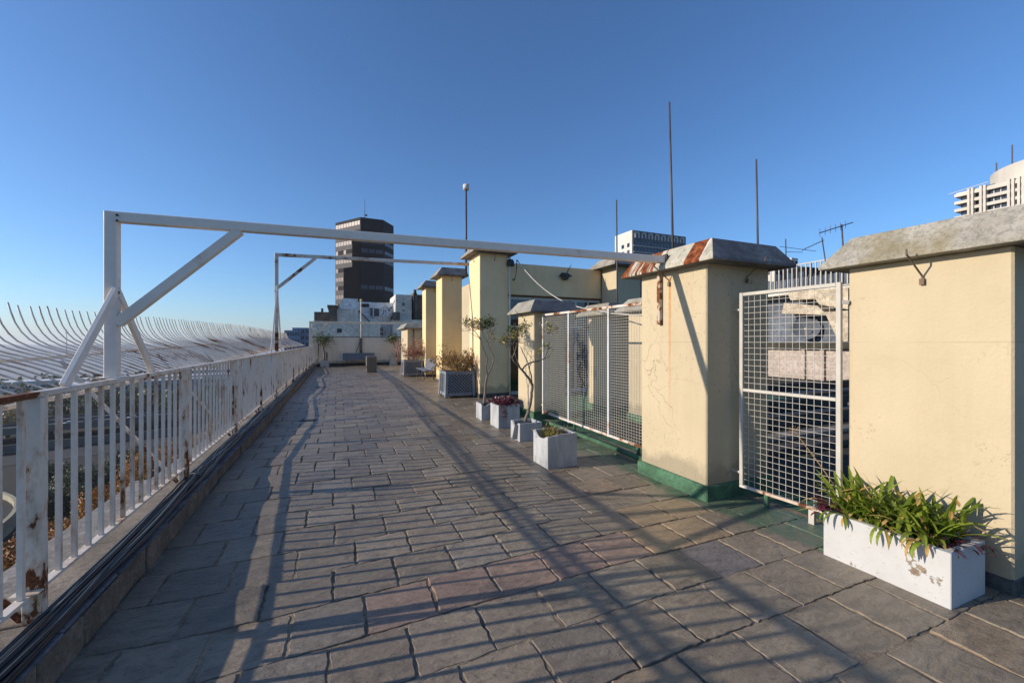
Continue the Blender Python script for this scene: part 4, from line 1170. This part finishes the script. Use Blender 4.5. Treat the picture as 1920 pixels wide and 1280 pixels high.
for s in ((711,594,722,571),(722,571,738,594),(712,577,735,577),(716,594,735,575),(724,594,742,560)):
    m.bar(at_y(s[0], s[1], Y+1.5), at_y(s[2], s[3], Y+1.5), .12, .12)
for k in range(6): m.bar(at_y(718+k*3, 578, Y+1.5), at_y(718+k*3, 594, Y+1.5), .07, .07)
part(ob, 'iron_stair', m, 'oldwhite')
m = MB().bar(at_y(672, 582, Y+2.7), at_y(712, 622, Y+2.7), .1, .1); part(ob, 'pipe', m, 'iron')
part(ob, 'box_sign', pbox(MB(), 632, 641, 616, 623, Y-.1, .1), 'plinth')
ob2 = thing('grey_stair_block', 'grey roof block with two small square windows right of the old white building', 'building', (at_y(760, 640, Y).x, Y, -10))
part(ob2, 'wall', pbox(MB(), 742, 772, 553, 604, Y+1, 5), 'oldwall')
a0 = at_y(742, 553, Y+1)
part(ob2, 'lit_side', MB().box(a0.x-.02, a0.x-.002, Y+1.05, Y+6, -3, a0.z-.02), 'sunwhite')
part(ob2, 'lower_wall', pbox(MB(), 737, 800, 600, 760, Y+.5, 5), 'oldwall')
part(ob2, 'box_room', pbox(MB(), 738, 750, 585, 600, Y+.2, 3), 'brick')
part(ob2, 'window', pbox(MB(), 754, 759, 567.5, 573, Y+.97, .1), 'glass')
part(ob2, 'window', pbox(MB(), 754, 759, 581, 583, Y+.97, .1), 'glass')
part(ob2, 'stack', pbox(pbox(MB(), 775, 782, 549, 604, Y+.8, 3), 782, 800, 553, 604, Y+1.2, 3), 'brick')
part(ob2, 'flue', MB().tube([at_y(778, 552, Y+.8), at_y(778, 543, Y+.8)], .16, 8), 'iron', smooth=True)
part(ob2, 'downpipe', MB().tube([at_y(776, 604, Y+.75), at_y(776, 552, Y+.75)], .1, 6), 'iron', smooth=True)

# dark octagonal office tower
DY = 300.0
def at_(px, py, Y=DY): return at_y(px, py, Y)
tw_ = thing('dark_tower', 'dark glazed office tower with chamfered corner above the old roofs', 'building', (at_(684, 641).x, DY, -38))
xl, xm, xr, xr2 = at_(629, 500).x, at_(676, 500).x, at_(719, 500).x, at_(738, 500).x
zt_ = at_(676, 407).z
# plan: left sunlit face runs back and left, front face, right chamfer
def prism(plan, z0, z1):
    n = len(plan); m = MB()
    m.add([(x, y, z0) for x, y in plan] + [(x, y, z1) for x, y in plan], [tuple(range(n-1, -1, -1)), tuple(range(n, 2*n))] + [(k, (k+1) % n, (k+1) % n + n, k+n) for k in range(n)])
    return m
def on_ray(px, Y): return (at_y(px, 641, Y).x, Y)
plan = [on_ray(629, DY+22), on_ray(676, DY), on_ray(719, DY+1), on_ray(738, DY+14), on_ray(738, DY+45), on_ray(640, DY+50)]
part(tw_, 'core', prism(plan, -38, zt_), 'towerdark')
def face_pt(a, b, u, z, out=0.0):
    A = Vector((plan[a][0], plan[a][1], 0)); B = Vector((plan[b][0], plan[b][1], 0))
    d = (B - A); n = Vector((d.y, -d.x, 0)).normalized()
    p = A + d*u + n*out; p.z = z; return p
def facade(m, a, b, u0, u1, z0, z1, out, th=.4):
    p = [face_pt(a,b,u0,z0,out), face_pt(a,b,u1,z0,out), face_pt(a,b,u1,z1,out), face_pt(a,b,u0,z1,out)]
    n = (p[1]-p[0]).cross(p[3]-p[0]).normalized()*-th
    m.add(p + [q_+n for q_ in p], [(0,1,2,3),(7,6,5,4),(0,4,5,1),(1,5,6,2),(2,6,7,3),(3,7,4,0)])
FL = (zt_ + 10) / 27.0
m = MB(); wn = MB(); spd = MB()
m_l = MB(); w_l = MB(); m_d = MB()
for k in range(12):
    z1 = zt_ - 2 - k*6.2
    lim = 1.0 if k < 2 else (.70 if k < 5 else .36)     # lit part narrows downward; the unlit rest is shade put into black colour
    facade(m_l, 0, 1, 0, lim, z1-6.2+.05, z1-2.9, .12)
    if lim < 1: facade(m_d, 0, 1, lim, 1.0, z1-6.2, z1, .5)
    for i in range(9):
        u = .02 + i*.108
        if u + .09 < lim and k % 2 == 0 or (u + .09 < lim and i % 3 == 0): q_ = MB(); facade(q_, 0, 1, u, u+.092, z1-2.85, z1-.1, .10); part(tw_, 'window', q_, 'glasspink')
    for blk, (ua, ub) in enumerate(((.02,.30),(.36,.62),(.66,.98))):
        if k in (2, 3, 4, 7, 9) and not (k == 9 and blk == 2):
            for i in range(4):
                du = (ub-ua)/4; q_ = MB(); facade(q_, 1, 2, ua+du*i+.006, ua+du*(i+1)-.006, z1-3.1, z1-.5, .1); part(tw_, 'window', q_, 'glassgrey')
    for i in range(3):
        if k in (2, 3, 4, 7, 9): q_ = MB(); facade(q_, 2, 3, .12+i*.28, .36+i*.28, z1-3.0, z1-.6, .1); part(tw_, 'window', q_, 'glassgrey')
    facade(spd, 1, 2, 0, 1, z1-6.2, z1-3.6, .06); facade(spd, 2, 3, 0, 1, z1-6.2, z1-3.6, .06)
part(tw_, 'sunlit_cladding', m_l, 'towerbrown'); part(tw_, 'stepped_shade', m_d, 'towershade'); part(tw_, 'spandrel', spd, 'towerdark')
mp = at_(712, 407, DY+15)
part(tw_, 'water_tank', MB().tube([Vector((mp.x, DY+15, zt_)), Vector((mp.x, DY+15, zt_+2.8))], 3.6, 16), 'towerbrown')
ma = at_(684, 407, DY+10)
part(tw_, 'mast', MB().tube([Vector((ma.x, DY+10, zt_)), Vector((ma.x, DY+10, zt_+15.5))], [.28, .12], 6).box(ma.x+.3, ma.x+1.6, DY+9.5, DY+10.5, zt_+4, zt_+5), 'pole')

# white hotel slab
hx, hY = at_y(1185, 431, 200).x, 200.0; hz = at_y(1185, 431, 200).z
hx2 = at_y(1285, 446, 200).x; hy2 = at_x(1153, 443, hx).y
ht = thing('white_tower', 'white slab tower with a gridded side coloured as shade, behind the rust-streaked cap', 'building', (hx+20, 208, -38))
part(ht, 'core', MB().box(hx, hx2, hY, hy2, -38, hz), 'sunwhite')
part(ht, 'shade_side', MB().box(hx+.4, hx2-.1, hY-.5, hY-.01, -38, hz-.2), 'shadegrey')  # face turned from the sun, its shade put into the colour
m = MB()
for i in range(16):
    x = hx+1.5 + i*2.5; m.box(x, x+.9, hY-1.0, hY-.51, hz-4.6, hz-1.2)
    if i % 2 == 0: m.box(x, x+2.8, hY-1.0, hY-.51, hz-1.9, hz-1.0)
part(ht, 'crown_screen', m, 'sunwhite')
for k in range(5):
    win_rows(ht, 'glass', Vector((hx+1, hY-.5, hz-8.6-k*3.7)), Vector((1,0,0)), hx2-hx-2, 16, [0], 2.0, .55, Vector((0,-.12,0)))
    part(ht, 'balcony_slab', MB().box(hx+.6, hx2-.3, hY-.9, hY-.51, hz-9.4-k*3.7, hz-9.0-k*3.7), 'oldwall')
for k in range(4):
    for (u, w_) in ((2.2, 2.2), (7.4, 2.4)):
        if k < 3: part(ht, 'window', MB().box(hx-.12, hx-.01, hY+u, hY+u+w_, hz-9.5-k*4.2, hz-7.2-k*4.2), 'glassgrey' if k % 2 else 'glass')

# cream banded tower top right
TX = 165.0
ya_ = at_x(1794, 367, TX).y; zt2 = at_x(1794, 367.5, TX).z; FH = zt2 - at_x(1794, 381.3, TX).z
ct = thing('cream_banded_tower', 'cream tower with dark window bands and a curved penthouse at the right edge', 'building', (TX+12, 40, -38))
part(ct, 'core', MB().box(TX+.9, TX+34, 8, ya_-.6, -38, zt2-.4), 'towerdark')
for k in range(16):
    part(ct, 'floor_band', MB().box(TX-.35, TX+34.2, 7.6, ya_+.4, zt2-.42-k*FH, zt2+.42-k*FH), 'creamtower')
part(ct, 'roof_deck', MB().box(TX-.1, TX+34, 7.8, ya_+.1, zt2+.43, zt2+.75), 'creamtower')
for px_ in (1823, 1846, 1899, 1918, 1960, 2010):
    y_ = at_x(px_, 380, TX).y
    part(ct, 'pier', MB().box(TX-.75, TX+.88, y_-.45, y_+.05, -30, zt2+1.1).box(TX-.75, TX+.88, y_+.3, y_+.8, -30, zt2+1.1), 'creamtower')
for k in range(5):
    for px_ in (1806, 1814, 1834, 1856, 1868, 1880, 1908):
        y_ = at_x(px_, 380, TX).y; part(ct, 'window', MB().box(TX+.82, TX+.898, y_-.8, y_+.5, zt2-.55-k*FH-FH+1.1, zt2-.75-k*FH), 'glass')
    for px_ in (1838, 1861, 1874): 
        y_ = at_x(px_, 380, TX).y; part(ct, 'mullion', MB().box(TX+.78, TX+.897, y_-.1, y_+.1, zt2-FH*(k+1)+.43, zt2-FH*k-.43), 'creamtower')
cxp, rp = TX+15, 15.0
cyp = at_x(1857, 340, TX+13).y - rp; n = 40
zp = zt2 + 2.6 + at_x(1880, 325, TX).z - at_x(1880, 346, TX).z
vs = [(cxp+rp*math.cos(2*PI*i/n), cyp+rp*math.sin(2*PI*i/n), z) for z in (zt2+.76, zp) for i in range(n)]
m = MB(); m.add(vs, [tuple(range(n, 2*n))] + [(i, (i+1) % n, (i+1) % n + n, i+n) for i in range(n)])
part(ct, 'penthouse', m, 'creamtower', smooth=False)
m = MB()
for i in range(n): 
    a_ = 2*PI*i/n
    if 2.1 < a_ < 2.35 or 2.9 < a_ < 3.5: m.box(cxp+(rp+.05)*math.cos(a_)-.6, cxp+(rp+.05)*math.cos(a_)+.6, cyp+(rp+.05)*math.sin(a_)-1.2, cyp+(rp+.05)*math.sin(a_)+1.2, zt2+.9, zt2+2.4)
part(ct, 'penthouse_window', m, 'glass')
mm = at_x(1898, 320, TX+8)
part(ct, 'roof_mast', MB().tube([(mm.x, mm.y, zp-.5), (mm.x, mm.y, zp+7)], .16, 5).tube([(mm.x, mm.y+3, zp-.5), (mm.x, mm.y+3, zp+3.2)], .16, 5), 'pole')
part(ct, 'roof_rail', MB().bar((TX-.6, at_x(1855, 350, TX).y, zt2+1.7), (TX-.6, ya_+1.5, zt2+.9), .14, .14), 'wire')

# buildings behind the roof railing
def simple_tower(label, px0, px1, py0, Y, depth, mat, wmat, rows, colsn, side=True, name='distant_building', grp='buildings beyond the roof railing'):
    a = at_y(px0, py0, Y); b = at_y(px1, py0, Y)
    t = thing(name, label, 'building', ((a.x+b.x)/2, Y, -38), grp)
    part(t, 'wall', MB().box(a.x, b.x, Y, Y+depth, -38, a.z), mat)
    W = b.x - a.x; h = 3.2
    for k in range(rows):
        win_rows(t, wmat, Vector((a.x, Y, a.z-1.0-1.6-k*h)), Vector((1,0,0)), W, colsn, [0], 1.6, .6, Vector((0,-.06,0)))
        if side: win_rows(t, wmat, Vector((a.x, Y+depth, a.z-1.0-1.6-k*h)), Vector((0,-1,0)), depth, 5, [0], 1.6, .55, Vector((-.06,0,0)))
    return t
simple_tower('cream apartment block with rows of windows seen through the roof railing', 1452, 1510, 494, 70, 26, 'creamtower', 'glassgrey', 5, 8)
simple_tower('dark glazed block beside the cream block, seen through the roof railing', 1512, 1600, 500, 64, 12, 'towerdark', 'glass', 5, 9)
simple_tower('narrow lift tower poking above the roof railing', 1484, 1496, 483, 90, 5, 'sunwhite', 'glass', 1, 2)
simple_tower('far slab block coloured as blue haze beside the farthest frame', 548, 640, 614, 230, 30, 'blue', 'glassgrey', 8, 12, grp='hazy port buildings')
simple_tower('stepped far block coloured as blue haze left of the slab block', 533, 562, 619, 225, 24, 'blue', 'glassgrey', 8, 6, grp='hazy port buildings')

# ================================================================== GROUND, RIVER, ROADS
GZ = -38.0
m = MB(); S = 9000
m.quad((-S,-S,GZ), (S,-S,GZ), (S,S,GZ), (-S,S,GZ)); solo('ground', m, 'ground', kind='structure')
n_ = Vector((-.45, .893, 0)).normalized(); tdir = Vector((n_.y, -n_.x, 0)); c0 = n_*620
m = MB(); m.quad(*[ (c0 + tdir*a_ + n_*b_ + Vector((0,0,GZ+.3)))[:] for a_, b_ in ((-8500,0),(8500,0),(8500,8200),(-8500,8200))]); solo('river', m, 'water', kind='structure')
hd_ = Vector((.95, .31, 0)).normalized(); hn = Vector((-hd_.y, hd_.x, 0)); hc = Vector((-105, 236, 0))
def strip(m, c, d, nrm, L0, L1, a, b, z0, z1):
    p = [c + d*L0 + nrm*a, c + d*L1 + nrm*a, c + d*L1 + nrm*b, c + d*L0 + nrm*b]
    vs = [Vector((q_.x, q_.y, z)) for z in (z0, z1) for q_ in p]
    m.add(vs, [(0,3,2,1),(4,5,6,7),(0,1,5,4),(1,2,6,5),(2,3,7,6),(3,0,4,7)])
HZ = -32.0
m = MB(); strip(m, hc, hd_, hn, -220, 260, -13, 13, HZ-1.6, HZ); solo('highway_deck', m, 'asphalt', kind='structure')
m = MB()
for a in (-8.7, -4.4, 4.4, 8.7):
    L = -220
    while L < 250: strip(m, hc, hd_, hn, L, L+5, a-.12, a+.12, HZ+.004, HZ+.02); L += 12
solo('lane_markings', m, 'oldwhite', kind='structure')
hb = thing('highway_barrier', 'pale concrete barriers edging the elevated highway below the railing', 'barrier', hc + Vector((0,0,HZ)))
for a in (-13.1, 0, 13.1):
    m = MB(); strip(m, hc, hd_, hn, -220, 260, a-.3, a+.3, HZ-1.7 if a else HZ, HZ+1.0); part(hb, 'barrier_wall', m, 'deckconc')
m = MB()
for k in range(14):
    p = hc + hd_*(-210+k*34); m.box(p.x-1.2, p.x+1.2, p.y-1.2, p.y+1.2, GZ, HZ-1.61)
part(hb, 'pier', m, 'deckconc')
# lower road and walls
m = MB(); strip(m, hc + hn*-42, hd_, hn, -160, 260, -9, 9, GZ+.05, GZ+.1); solo('lower_road', m, 'asphalt', kind='structure')
m = MB(); strip(m, hc + hn*-28, hd_, hn, -160, 260, -.4, .4, GZ, GZ+3.0); solo('retaining_wall', m, 'deckconc', 'grey retaining wall between the highway and the lower road', 'wall')
# curved ramp
m = MB(); m2 = [MB(), MB()]; cc = Vector((-88, 92, 0)); n = 40; RZ = -30
for i in range(n):
    a0_, a1_ = R(-60 + 200*i/n), R(-60 + 200*(i+1)/n)
    def pt(an, r_, z): return Vector((cc.x + r_*math.cos(an), cc.y + r_*math.sin(an), z))
    m.add([pt(a0_,24,RZ), pt(a0_,36,RZ), pt(a1_,36,RZ), pt(a1_,24,RZ), pt(a0_,24,RZ-1.5), pt(a0_,36,RZ-1.5), pt(a1_,36,RZ-1.5), pt(a1_,24,RZ-1.5)], [(0,1,2,3),(7,6,5,4),(1,5,6,2),(0,3,7,4)])
    for m2_, ra, rb in ((m2[0], 36, 36.6), (m2[1], 23.4, 24)):
        m2_.add([pt(a0_,ra,RZ-1.6), pt(a0_,rb,RZ-1.6), pt(a0_,rb,RZ+1.1), pt(a0_,ra,RZ+1.1), pt(a1_,ra,RZ-1.6), pt(a1_,rb,RZ-1.6), pt(a1_,rb,RZ+1.1), pt(a1_,ra,RZ+1.1)], [(0,3,7,4),(1,5,6,2),(3,2,6,7),(0,4,5,1)])
solo('curved_ramp', m, 'asphalt', kind='structure')
solo('ramp_parapet', m2[0], 'rampconc', 'outer cream parapet of the curved road ramp far below', 'barrier')
solo('ramp_parapet', m2[1], 'rampconc', 'inner cream parapet of the curved road ramp far below', 'barrier')

# ---- cars
CARC = {'white': (.7,.7,.7), 'dark': (.03,.035,.045), 'silver': (.35,.36,.38), 'blue': (.05,.08,.16), 'red': (.25,.03,.02)}
for k, c in CARC.items():
    q = NT('car_paint_' + k); q.set(c, .3, 0, .6); M['car_'+k] = q.m
def make_car(paint):
    t = thing('parked_car', '', 'car', (0,0,0), 'cars on the highway'); del t['group']; t['group'] = 'cars on the highway'
    prof = [(-2.1,.35),(-2.15,.7),(-1.95,.85),(-1.3,.92),(-.85,1.38),(.75,1.42),(1.35,.95),(2.0,.85),(2.15,.6),(2.1,.35)]
    n = len(prof); m = MB()
    m.add([(x, -.85, z) for x, z in prof] + [(x, .85, z) for x, z in prof], [tuple(range(n)), tuple(range(2*n-1, n-1, -1))] + [(k, k+n, (k+1) % n+n, (k+1) % n) for k in range(n)])
    part(t, 'body', m, 'car_'+paint, False, bev=.04)
    m = MB(); w_ = [(-1.12,.95),(-.78,1.31),(.68,1.34),(1.15,.98)]
    m.add([(x, s*.86, z) for s in (-1,) for x, z in w_], [(0,3,2,1)]).add([(x, .86, z) for x, z in w_], [(0,1,2,3)])
    m.add([(-1.3,-.7,.935),(-.9,-.66,1.36),(-.9,.66,1.36),(-1.3,.7,.935)], [(0,1,2,3)]).add([(1.37,-.7,.96),(.8,-.66,1.43),(.8,.66,1.43),(1.37,.7,.96)], [(0,1,2,3)])
    part(t, 'window', m, 'glass', False)
    for x in (-1.3, 1.35):
        for s in (-.78, .78):
            wl = part(t, 'wheel', MB().tube([(x, s-.1, .33), (x, s+.1, .33)], .33, 12), 'tyre', False)
            part(wl, 'rim', MB().tube([(x, s-.11, .33), (x, s+.11, .33)], .2, 10), 'lamp', False)
    return t
protos = {}
hang = math.atan2(hd_.y, hd_.x)
cars = [((18,825), 'silver', 'silver car at the far left of the highway'), ((36,826), 'dark', 'dark car just behind the silver car at the far left'), ((106,821), 'white', 'white car alone beside the nearest railing post'),
        ((150,811), 'dark', 'long dark car on the far lane of the highway'), ((168,812), 'blue', 'blue car ahead of the long dark car'), ((246,803), 'white', 'white car seen between balusters near the raking stay'),
        ((264,806), 'silver', 'silver car following the white car on the highway'), ((286,801), 'dark', 'dark car right of the raking stay'), ((338,800), 'red', 'small red car farther along the highway')]
for (px, py), c, lab in cars:
    p = at_z(px, py, HZ)
    # keep it in a lane
    rel = p - hc; s_ = rel.dot(hn); L_ = rel.dot(hd_); lane = min((-10.8,-6.5,-2.2,2.2,6.5,10.8), key=lambda v: abs(v - s_))
    p = hc + hd_*L_ + hn*lane
    if c in protos: t = copy_tree(protos[c])
    else: t = make_car(c); protos[c] = t
    t.location = (p.x, p.y, HZ + .005); t.rotation_euler = (0,0,hang); t['label'] = lab; t.name = 'highway_car'

# ---- trees below
def tree(name, label, base, H, rad, leafm, seed, n=1500, size=.4, group=None, flat=.75):
    r = random.Random(seed); base = Vector(base)
    t = thing(name, label, 'tree', base, group)
    m = MB(); c = base + Vector((0,0,H - rad*flat))
    m.tube([base, base.lerp(c, .5) + Vector((r.gauss(0,.3), r.gauss(0,.3), 0)), c], [rad*.09, rad*.065, rad*.03], 7)
    lobes = []
    for i in range(9):
        d = Vector((r.gauss(0,1), r.gauss(0,1), r.gauss(0,.8))).normalized()
        lobes.append((c + Vector((d.x*rad*.55, d.y*rad*.55, d.z*rad*.5*flat)), rad*r.uniform(.38, .6)))
        m.tube([base.lerp(c, .6), lobes[-1][0]], [rad*.03, rad*.01], 5)
    part(t, 'trunk', m, 'bark')
    lv = MB()
    for i in range(n):
        lc, lr_ = r.choice(lobes); d = Vector((r.gauss(0,1), r.gauss(0,1), r.gauss(0,1))).normalized()
        p = lc + d * lr_ * r.uniform(.55, 1.08)
        a = Vector((r.gauss(0,1), r.gauss(0,1), r.gauss(0,1))).normalized(); b = a.cross(d)
        if b.length < .1: continue
        b.normalize(); s = size*r.uniform(.6, 1.4)
        lv.add([p-a*s*.5, p+b*s*.35, p+a*s*.5, p-b*s*.35], [(0,1,2,3)])
    part(t, 'crown', lv, leafm)
    return t
GO = 'orange autumn trees below the railing'
for i, (px, py, zt_t, rad, lab) in enumerate([(175,950,-22,5.5,'orange tree lowest and nearest, left of the second post'), (222,893,-22,6,'orange tree in the middle of the row, crown behind several balusters'), (300,838,-21,6.5,'broad orange tree beside the second rusty post'),
        (262,905,-24,5,'low orange tree half under the ledge'), (352,806,-20,7,'rusty orange tree beyond the second post'), (405,778,-20,7,'orange tree seen between the second and third posts'), (450,752,-20,7,'farthest orange tree in the row beside the railing'), (80,985,-27,5,'small orange tree left of the nearest post'), (330,860,-24,6,'orange tree in front of the broad one, low at the cornice')]):
    p = at_z(px, py, zt_t); tree('autumn_tree', lab, (p.x, p.y, GZ), zt_t - GZ, rad, 'leafautumn', 100+i, 6500, .42, GO)
GG = 'dark trees beyond the highway'
k = 0
descr = ['far left', 'behind the nearest post', 'right of the nearest post', 'behind the first balusters', 'beside the raking stay', 'under the frame post', 'right of the frame post', 'before the second post', 'behind the second post', 'past the second post', 'toward the third post', 'at the third post']
for i in range(12):
    px = 55 + i*38; p = at_z(px, 778 - rnd.uniform(0, 14), HZ+2)
    p = p + hn*rnd.uniform(12, 30)
    tree('dark_tree', 'dark green tree beyond the highway, ' + descr[i], (p.x, p.y, GZ), rnd.uniform(12, 17), rnd.uniform(7, 10), 'leafwood', 200+i, 1100, 1.0, GG)
p = at_z(14, 775, -28); tree('khaki_tree', 'khaki brown tree left of the nearest railing post', (p.x, p.y, GZ), 14, 9, 'leafkhaki', 300, 1600, .9)
p = at_z(100, 870, -30); tree('dark_tree', 'dark tree standing in front of the highway near the nearest post', (p.x, p.y, GZ), 9, 5, 'leafwood', 301, 1400, .6, GG)
for i, (px, py, zt_t, rad, lab) in enumerate([(120,905,-29,5,'dark bushy tree below the highway, near the nearest post'), (150,880,-29,5.5,'dark bushy tree below the highway, right of the nearest post'), (185,868,-29,6,'dark bushy tree below the highway, behind the first balusters'),
        (232,848,-29,6,'dark bushy tree below the highway, by the raking stay'), (276,832,-28,6,'dark bushy tree above the row of orange trees'), (70,930,-30,5,'dark bushy tree left of the nearest post, beside the ramp')]):
    p = at_z(px, py, zt_t); tree('dark_tree', lab, (p.x, p.y, GZ), zt_t - GZ, rad, 'leafwood', 320+i, 2600, .6, GG)
# far wood along the river bank
r = random.Random(77); lv = MB()
for i in range(9000):
    a_ = r.uniform(-500, 1200); b_ = r.uniform(-330, -10)
    p = c0 + tdir*a_ + n_*b_; hgt = 8 + 5*mnoise.noise(Vector((p.x*.02, p.y*.02, 0)))
    p.z = GZ + max(1.0, hgt)*r.uniform(.3, 1.0)
    a = Vector((r.gauss(0,1), r.gauss(0,1), r.gauss(0,1))).normalized(); b = a.cross(Vector((r.gauss(0,1), r.gauss(0,1), .3))).normalized(); s = r.uniform(2.5, 6)
    lv.add([p-a*s*.5, p+b*s*.4, p+a*s*.5, p-b*s*.4], [(0,1,2,3)])
solo('far_wood', lv, 'leafwood', 'far belt of trees along the river bank', 'wood', kind='stuff')
# port sheds and a mast on the bank
for i, (px, py, Yw, w_, h_, lab) in enumerate([(60, 735, 0, 60, 8, 'long pale port shed seen under the bar screen, far left'), (260, 738, 0, 80, 9, 'long blue-grey port shed behind the second post'), (350, 730, 0, 70, 11, 'pale port shed farther right behind the balusters'), (430, 715, 0, 90, 12, 'low blue-grey warehouse beyond the third post')]):
    p = at_z(px, py, GZ); t = thing('port_shed', lab, 'warehouse', p, 'hazy port sheds', rz=hang)
    part(t, 'wall', MB().box(-w_/2, w_/2, 0, 18, 0, h_), 'blue' if i % 2 else 'oldwall', False)
    part(t, 'roof', MB().box(-w_/2-.6, w_/2+.6, -.6, 18.6, h_+.01, h_+.8), 'oldwhite', False)
    win_rows(t, 'glassgrey', Vector((-w_/2+2, 0, h_*.45)), Vector((1,0,0)), w_-4, 14, [0], h_*.22, .7, Vector((0,-.1,0)), False)
p = at_z(125, 668, GZ); t = thing('radio_mast', 'thin far radio mast seen between the curved bars', 'mast', p)
top = at_y(125, 617, p.y)
part(t, 'mast', MB().tube([p, top], [.9, .5], 5), 'pole'); part(t, 'aerial', MB().box(top.x-2.5, top.x-1.5, p.y-.5, p.y+.5, top.z-12, top.z-9).box(top.x+2.5, top.x+3.5, p.y-.5, p.y+.5, top.z-11, top.z-6), 'pole')

hz_m = bpy.data.materials.new('haze_air'); hz_m.use_nodes = True; hz_m.node_tree.nodes.clear()
_o = hz_m.node_tree.nodes.new('ShaderNodeOutputMaterial'); _v = hz_m.node_tree.nodes.new('ShaderNodeVolumePrincipled')
_v.inputs['Color'].default_value = (.86, .90, .96, 1); _v.inputs['Density'].default_value = .00012; _v.inputs['Anisotropy'].default_value = .3
hz_m.node_tree.links.new(_v.outputs[0], _o.inputs['Volume'])
M['haze'] = hz_m
solo('haze', MB().box(-9100, 9100, -9100, 9100, GZ-1, 118), 'haze', kind='stuff')
# ================================================================== LIGHT, SKY, CAMERA
EL = math.atan(.341); AZ = math.atan2(.191, -.981)   # direction towards the sun, from +X
sdir = Vector((math.cos(EL)*-.9816, math.cos(EL)*.191, math.sin(EL))).normalized()
sl = bpy.data.lights.new('sun', 'SUN'); sl.energy = 4.4; sl.angle = R(.45); sl.color = (1.0, .885, .745)
so = bpy.data.objects.new('sun', sl); COL.objects.link(so); so.rotation_euler = sdir.to_track_quat('Z', 'Y').to_euler()
w = bpy.data.worlds.new('World'); scene.world = w; w.use_nodes = True
nt = w.node_tree; nt.nodes.clear()
sky = nt.nodes.new('ShaderNodeTexSky'); sky.sky_type = 'NISHITA'; sky.sun_disc = False
sky.sun_elevation = EL; sky.sun_rotation = math.atan2(sdir.x, sdir.y); sky.altitude = 40
sky.air_density = 1.0; sky.dust_density = .35; sky.ozone_density = 7.0
bg = nt.nodes.new('ShaderNodeBackground'); bg.inputs[1].default_value = .14
ow = nt.nodes.new('ShaderNodeOutputWorld'); nt.links.new(sky.outputs[0], bg.inputs[0]); nt.links.new(bg.outputs[0], ow.inputs[0])
cam = bpy.data.cameras.new('camera'); cam.sensor_width = 36; cam.lens = 36 * FPX / 1920
cam.shift_y = (HY - 640) / 1920; cam.clip_start = .05; cam.clip_end = 30000
co = bpy.data.objects.new('camera', cam); COL.objects.link(co); co.location = (0,0,EYE); co.rotation_euler = (R(90), 0, -TH)
scene.camera = co
vs_ = scene.view_settings; scene.display_settings.display_device = 'sRGB'
vs_.view_transform = 'Standard'; vs_.look = 'None'; vs_.exposure = .32; vs_.gamma = 1; vs_.use_curve_mapping = False
scene.cycles.max_bounces = 6
